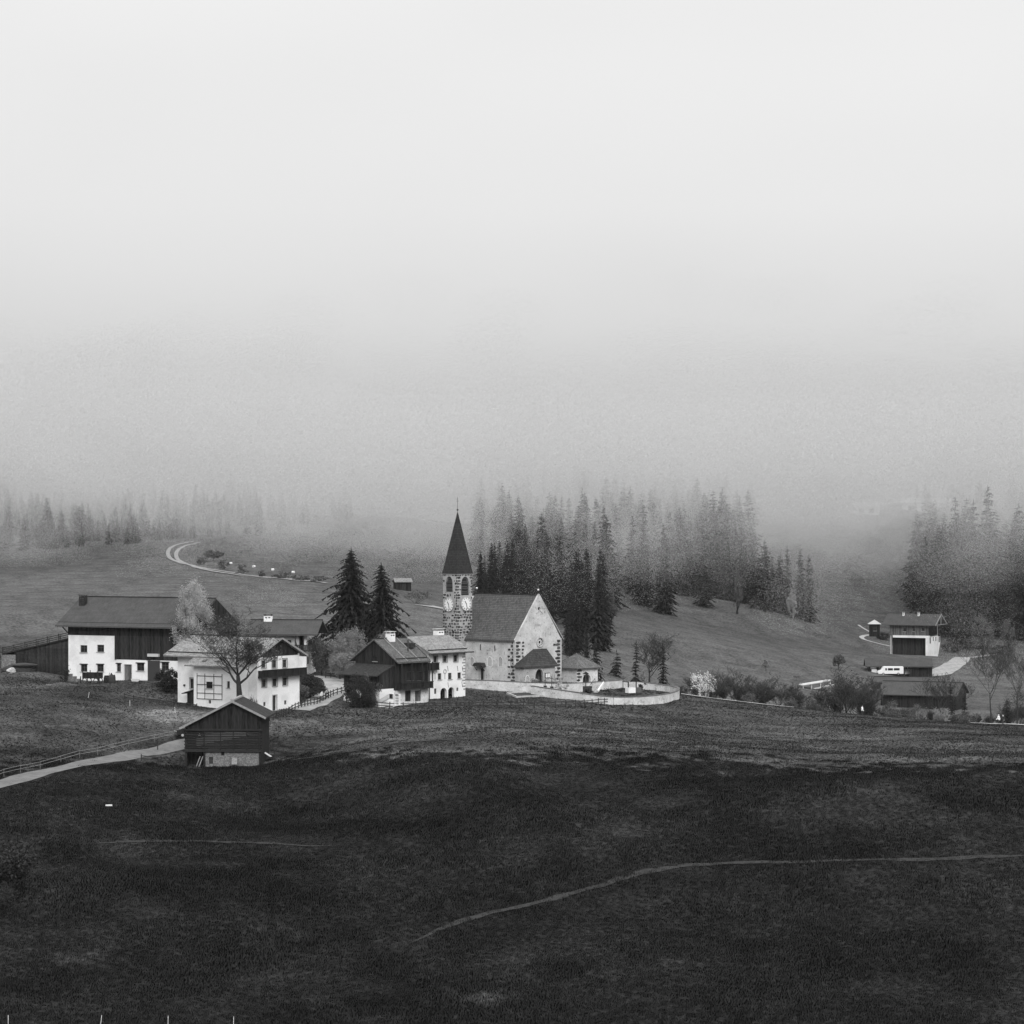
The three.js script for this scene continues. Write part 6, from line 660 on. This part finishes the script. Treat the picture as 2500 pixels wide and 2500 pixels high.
// ---------------------------------------------------------------- farm things by the long barn
{ const p = P(226, 1661, 493), g = thing('hay_cart', 'dark wooden cart loaded with frames in front of the long barn', 'cart', V(p.x, H(p.x, p.z), p.z), -0.4); part(g, 'bed', bx(3.2, 0.18, 1.5, 0, 0.95, 0), M.wood); part(g, 'side_board', bx(3.2, 0.8, 0.08, 0, 1.45, 0.72), M.wood); part(g, 'side_board', bx(3.2, 0.8, 0.08, 0, 1.45, -0.72), M.wood); for (const x of [-1.5, 0, 1.5]) part(g, 'stanchion', bx(0.1, 1.6, 0.1, x, 1.5, 0.78), M.beam); for (const [x, z] of [[-1.1, 0.75], [1.1, 0.75], [-1.1, -0.75], [1.1, -0.75]]) part(g, 'wheel', new THREE.TorusGeometry(0.42, 0.08, 6, 16).translate(x, 0.48, z), M.iron); for (const x of [-1.9, 1.8]) part(g, 'leg', bx(0.14, 1.2, 0.14, x, 0.6, 0.8), M.beam); }
{ const p = P(260, 1661, 493), g = thing('barrel', 'dark upright barrel leaning by the barn door', 'barrel', V(p.x, H(p.x, p.z), p.z), 0); part(g, 'staves', new THREE.LatheGeometry([[0.36, 0], [0.48, 0.4], [0.5, 0.65], [0.46, 0.95], [0.36, 1.25]].map(q => new THREE.Vector2(...q)), 16), M.wood); part(g, 'hoop', [0.3, 0.95].map(y => new THREE.TorusGeometry(0.47, 0.03, 5, 18).rotateX(1.57).translate(0, y, 0)), M.iron); part(g, 'lid', new THREE.CylinderGeometry(0.36, 0.36, 0.05, 16).translate(0, 1.24, 0), M.wood); }
{ const p = P(272, 1661, 493), g = thing('tarp_heap', 'dark covered heap between the barrel and the barn door', 'heap', V(p.x, H(p.x, p.z), p.z), 0), s = new THREE.SphereGeometry(1, 14, 8, 0, 6.283, 0, 1.57); const q = s.attributes.position; for (let k = 0; k < q.count; k++) { const f = 0.8 + 0.4 * vnoise(q.getX(k) * 3, q.getZ(k) * 3, 5); q.setXYZ(k, q.getX(k) * 0.8 * f, q.getY(k) * 1.5 * f, q.getZ(k) * 0.7 * f); } s.computeVertexNormals(); part(g, 'cover', s, M.stoneA); part(g, 'pole', bar(V(-0.5, 0, 0.6), V(-0.3, 1.7, 0.2), 0.06), M.beam); }
{ const p = P(330, 1662, 491), g = thing('wheelbarrow', 'pale wheelbarrow tipped beside the barn door', 'wheelbarrow', V(p.x, H(p.x, p.z) + 0.05, p.z), 0.2); part(g, 'tray', prismZ([[-0.6, 0.35], [0.5, 0.3], [0.85, 0.75], [-0.75, 0.75]], -0.35, 0.35), M.metalPale); part(g, 'wheel', new THREE.TorusGeometry(0.2, 0.06, 6, 12).translate(0.85, 0.22, 0), M.tyre); for (const z of [-0.25, 0.25]) part(g, 'handle', bar(V(0.8, 0.25, z * 0.3), V(-1.3, 0.6, z), 0.05), M.beam); }
{ const p = P(48, 1645, 505), g = thing('stone_den', 'dark hollow in the bank with a pale boulder, left of the long barn', 'hollow', V(p.x, H(p.x, p.z), p.z), 0.1); const mk = (w, h, d, s) => { const e = new THREE.IcosahedronGeometry(1, 3), q = e.attributes.position; for (let k = 0; k < q.count; k++) { const f = 0.8 + 0.4 * fbm(q.getX(k) * 2 + s, q.getY(k) * 2 + q.getZ(k), 2, 6); q.setXYZ(k, q.getX(k) * w * f, q.getY(k) * h * f, q.getZ(k) * d * f); } e.computeVertexNormals(); return e; }; part(g, 'mound', mk(3.2, 1.1, 1.6, 1).translate(0, 0.2, -1.4), M.stoneA); part(g, 'boulder', mk(0.85, 0.5, 0.5, 3).translate(-1.4, 0.25, 0.3), M.concrete); part(g, 'lintel_stone', mk(2.2, 0.35, 0.8, 7).translate(0.6, 1.2, -0.2), M.stoneB); }
{ const p = P(150, 1664, 488), g = thing('straw_heap', 'scattered pale straw heap left of the barn corner', 'straw', V(p.x, H(p.x, p.z), p.z)), f = new Faces(), r = rng(55); for (let k = 0; k < 900; k++) { const a = r() * 6.28, q = Math.sqrt(r()) * 2.6, c = V(Math.cos(a) * q, Math.max(0.05, 0.55 * (1 - q / 2.6)) * r() + 0.05, Math.sin(a) * q * 0.6), d = V(r() - 0.5, (r() - 0.5) * 0.5, r() - 0.5).normalize().multiplyScalar(0.28); f.tri(c, c.clone().add(d), c.clone().add(d.clone().multiplyScalar(0.5)).add(V(0.03, 0.05, 0.02))); } raw(g, 'straw', f, M.hay); const c = new THREE.SphereGeometry(1, 14, 6, 0, 6.283, 0, 1.57); c.scale(2.2, 0.35, 1.2); part(g, 'core', c, M.track); }
{ const p = P(207, 1655, 499), g = thing('brick_steps', 'stepped dark masonry buttress at the left foot of the white barn wall', 'steps', V(p.x - 1.6, H(p.x, p.z) - 0.1, p.z + 0.5), -0.42); for (let k = 0; k < 3; k++) part(g, 'step', bx(0.9, 1.5 - k * 0.42, 0.8, k * 0.85 - 1.2, 0.7 - k * 0.21, 0), M.rubble); }
// water trough in the slope and car behind the hut
{ const p = seen(266, 1969), g = thing('water_trough', 'small white trough lying in the dark slope', 'trough', p, 0.1); g.scale.setScalar(0.75); part(g, 'tub', [bx(1.1, 0.06, 0.4, 0, 0.1, 0), bx(1.1, 0.24, 0.05, 0, 0.2, 0.2), bx(1.1, 0.24, 0.05, 0, 0.2, -0.2)], M.plastic); part(g, 'end', [bx(0.05, 0.24, 0.44, 0.55, 0.2, 0), bx(0.05, 0.24, 0.44, -0.55, 0.2, 0)], M.plastic); }
{ const t = van('car', 'dark parked car half hidden behind the left side of the log hut', atD(464, 437, 0.12), Math.PI + 0.25, 4.3, 1.55, M.paintDark); t.userData.category = 'car'; }
{ const p = P(651, 1850, 424), g = thing('tin_sheet', 'curved pale tin sheet at the right corner of the log hut', 'sheet', V(p.x, H(p.x, p.z), p.z)); part(g, 'sheet', bar(V(-0.8, 1.6, 0), V(0.7, 0.7, 0.3), 0.9, 0.05), M.metalPale); part(g, 'peg', bx(0.08, 1.6, 0.08, 1.2, 0.8, 0), M.fence); part(g, 'prop', bar(V(0, 0, 0), V(-0.2, 1.2, 0.1), 0.09), M.fence); }
{ const p = seen(385, 1832), g = thing('gate_post', 'thin dark post beside the asphalt lane', 'post', p); part(g, 'shaft', bx(0.14, 1.8, 0.14, 0, 0.8, 0), M.fence); part(g, 'cap', bx(0.2, 0.08, 0.2, 0, 1.73, 0), M.fence); }
// ---------------------------------------------------------------- people
function person(label, pos, turn, coat, legs, pose = {}) {
  const { hipY = 0.92, step = 0.18, bend = 0, armF = 0.12 } = pose, J = (x, y, z) => V(x, y, z);
  const bones = [[J(0, 1.0, 0), J(0, 1.35, bend), 0.17, 0.19], [J(-0.14, 1.4, bend), J(0.14, 1.4, bend), 0.1, 0.1], [J(0, 1.42, bend), J(0, 1.54, bend * 1.2), 0.065, 0.06], [J(0, 1.6, bend * 1.3), J(0, 1.7, bend * 1.3), 0.1, 0.105], [J(0, 1.6, bend * 1.3 + 0.1), J(0, 1.61, bend * 1.3 + 0.115), 0.02, 0.02]];
  for (const s of [-1, 1]) { const f = s * step; bones.push([J(s * 0.1, 0.95, 0), J(s * 0.1, 0.5, f * 0.5 + 0.04), 0.12, 0.08], [J(s * 0.1, 0.5, f * 0.5 + 0.04), J(s * 0.1, 0.09, f - 0.02), 0.075, 0.05], [J(s * 0.1, 0.05, f - 0.04), J(s * 0.11, 0.04, f + 0.14), 0.05, 0.045], [J(s * 0.2, 1.38, bend), J(s * 0.27, 1.1, -f * 0.5 + bend * 0.6), 0.075, 0.06], [J(s * 0.27, 1.1, -f * 0.5 + bend * 0.6), J(s * 0.25, 0.88, -f + armF), 0.058, 0.045], [J(s * 0.25, 0.88, -f + armF), J(s * 0.24, 0.78, -f + armF + 0.03), 0.04, 0.025]); }
  const N = 56, S = 1.0, mc = new MarchingCubes(N, new THREE.MeshBasicMaterial(), true, false, 60000), cen = V(0, 0.92, 0); mc.isolation = 0;
  for (let k = 0; k < N; k++) for (let j = 0; j < N; j++) for (let i = 0; i < N; i++) { const p = V((i - N / 2) / (N / 2) * S, (j - N / 2) / (N / 2) * S, (k - N / 2) / (N / 2) * S).add(cen); let e = 0; for (const [a, b, ra, rb] of bones) { const ab = b.clone().sub(a), t = clamp(p.clone().sub(a).dot(ab) / ab.lengthSq()), d = p.distanceTo(a.clone().addScaledVector(ab, t)) - lerp(ra, rb, t); e += Math.exp(-28 * d); } mc.field[k * N * N + j * N + i] = Math.log(e + 1e-30) / 28; }
  mc.update(); const n = mc.count, pos3 = mc.positionArray.slice(0, n * 3), nor = mc.normalArray.slice(0, n * 3), col = new Float32Array(n * 3);
  for (let k = 0; k < n; k++) { for (let a = 0; a < 3; a++) pos3[k * 3 + a] = pos3[k * 3 + a] * S + [cen.x, cen.y, cen.z][a]; const y = pos3[k * 3 + 1], x = Math.abs(pos3[k * 3]); const v = y > 1.52 ? 0.42 : y < 0.1 ? 0.03 : y < 0.9 && x < 0.21 ? legs : y < 0.86 ? 0.42 : coat; col.set([v, v, v], k * 3); }
  const g = new THREE.BufferGeometry(); g.setAttribute('position', new THREE.BufferAttribute(pos3, 3)); g.setAttribute('color', new THREE.BufferAttribute(col, 3)); g.computeVertexNormals();
  const t = thing('person', label, 'person', pos, turn), body = new THREE.Mesh(g, mats.skin ??= new THREE.MeshStandardMaterial({ vertexColors: true, roughness: 0.85, side: THREE.DoubleSide })); body.name = 'body'; body.castShadow = body.receiveShadow = true; t.add(body);
  const hair = new THREE.SphereGeometry(0.118, 12, 8, 0, 6.283, 0, 1.75).translate(0, 1.69, bend * 1.3 - 0.015); part(t, 'hair', hair, pose.cap ?? M.beam); return t;
}
person('person in a pale top leaning over the lane fence by the bushes', onGround(...(({ x, z }) => [x, z])(seen(783, 1712)), 0), 2.4, 0.5, 0.1, { bend: 0.22, step: 0.1 });
person('single walker in a white jacket on the crest path', crest(2105, 3), 1.2, 0.8, 0.03, { step: 0.22 });
person('walker in a long white jacket at the right edge of the path', crest(2438, 3), -1.2, 0.82, 0.03, { step: 0.2, cap: M.plastic });
person('walker in dark clothes behind the white jacket at the right', crest(2449, 3.4), -1.2, 0.03, 0.03, { step: 0.22 });
// ---------------------------------------------------------------- low cloud: a bank of fine drifting flakes behind the village, thicker upwards and with distance
{
  const r = rng(4242), white = mat('cloud_droplets', 0.57, { roughness: 1 });
  const cluster = (n, R) => { const pos = [], nor = []; for (let k = 0; k < n; k++) { let x, y, z; do { x = r() * 2 - 1; y = r() * 2 - 1; z = r() * 2 - 1; } while (x * x + y * y + z * z > 1); const c = V(x * R, y * R * 0.55, z * R), nrm = V(r() - 0.5, r() - 0.5, r() - 0.5).normalize(), u = V(r() - 0.5, r() - 0.5, r() - 0.5).cross(nrm).normalize(), v = nrm.clone().cross(u), s = CLOUD.size * (0.7 + 0.6 * r()); for (let q = 0; q < 3; q++) { const a = q * 2.0944, p = c.clone().addScaledVector(u, Math.cos(a) * s).addScaledVector(v, Math.sin(a) * s); pos.push(p.x, p.y, p.z); nor.push(nrm.x, nrm.y, nrm.z); } } const g = new THREE.BufferGeometry(); g.setAttribute('position', new THREE.Float32BufferAttribute(pos, 3)); g.setAttribute('normal', new THREE.Float32BufferAttribute(nor, 3)); return g; };
  const CL = [0, 1, 2].map(() => new THREE.InstancedMesh(cluster(CLOUD.flakes, CLOUD.radius), white, CLOUD.clusters / 3 | 0)), q = new THREE.Matrix4();
  const density = (x, y, z) => {                         // share of the full thickness at a place
    const D = -z, n = fbm(x / 70 + 3, D / 110, 3, 301) - 0.5, m = fbm(x / 28, y / 16 + D / 60, 3, 311) - 0.5;
    const base = -8 + n * 34 + 6 * smooth(60, 160, x) + 7 * smooth(-40, -140, x);
    return (0.99 * smooth(base - 28, base + 38, y - EYE + m * 18) + 0.008) * smooth(640, 940, D + n * 120) * (1 - smooth(2, 66, y - EYE + m * 34 + (fbm(x / 150, D / 260, 2, 331) - 0.5) * 50)) * (0.55 + 0.9 * (m + 0.5));
  };
  for (const c of CL) { let k = 0; while (k < c.count) { const D = lerp(640, 1750, Math.sqrt(r())), x = (r() - 0.5) * D * 0.54, y = EYE + lerp(-46, 66, r()); if (r() > density(x, y, -D)) continue; const s = 0.8 + 0.7 * r(); q.makeRotationY(r() * 6.28).scale(V(s, s, s)).setPosition(x, y, -D); c.setMatrixAt(k++, q); } c.name = numbered('cloud'); tag(c, 'pale low cloud hanging over the woods and far slopes behind the village', 'cloud', 'low cloud behind the village', 'stuff'); scene.add(c); }
}
renderer.render(scene, camera);
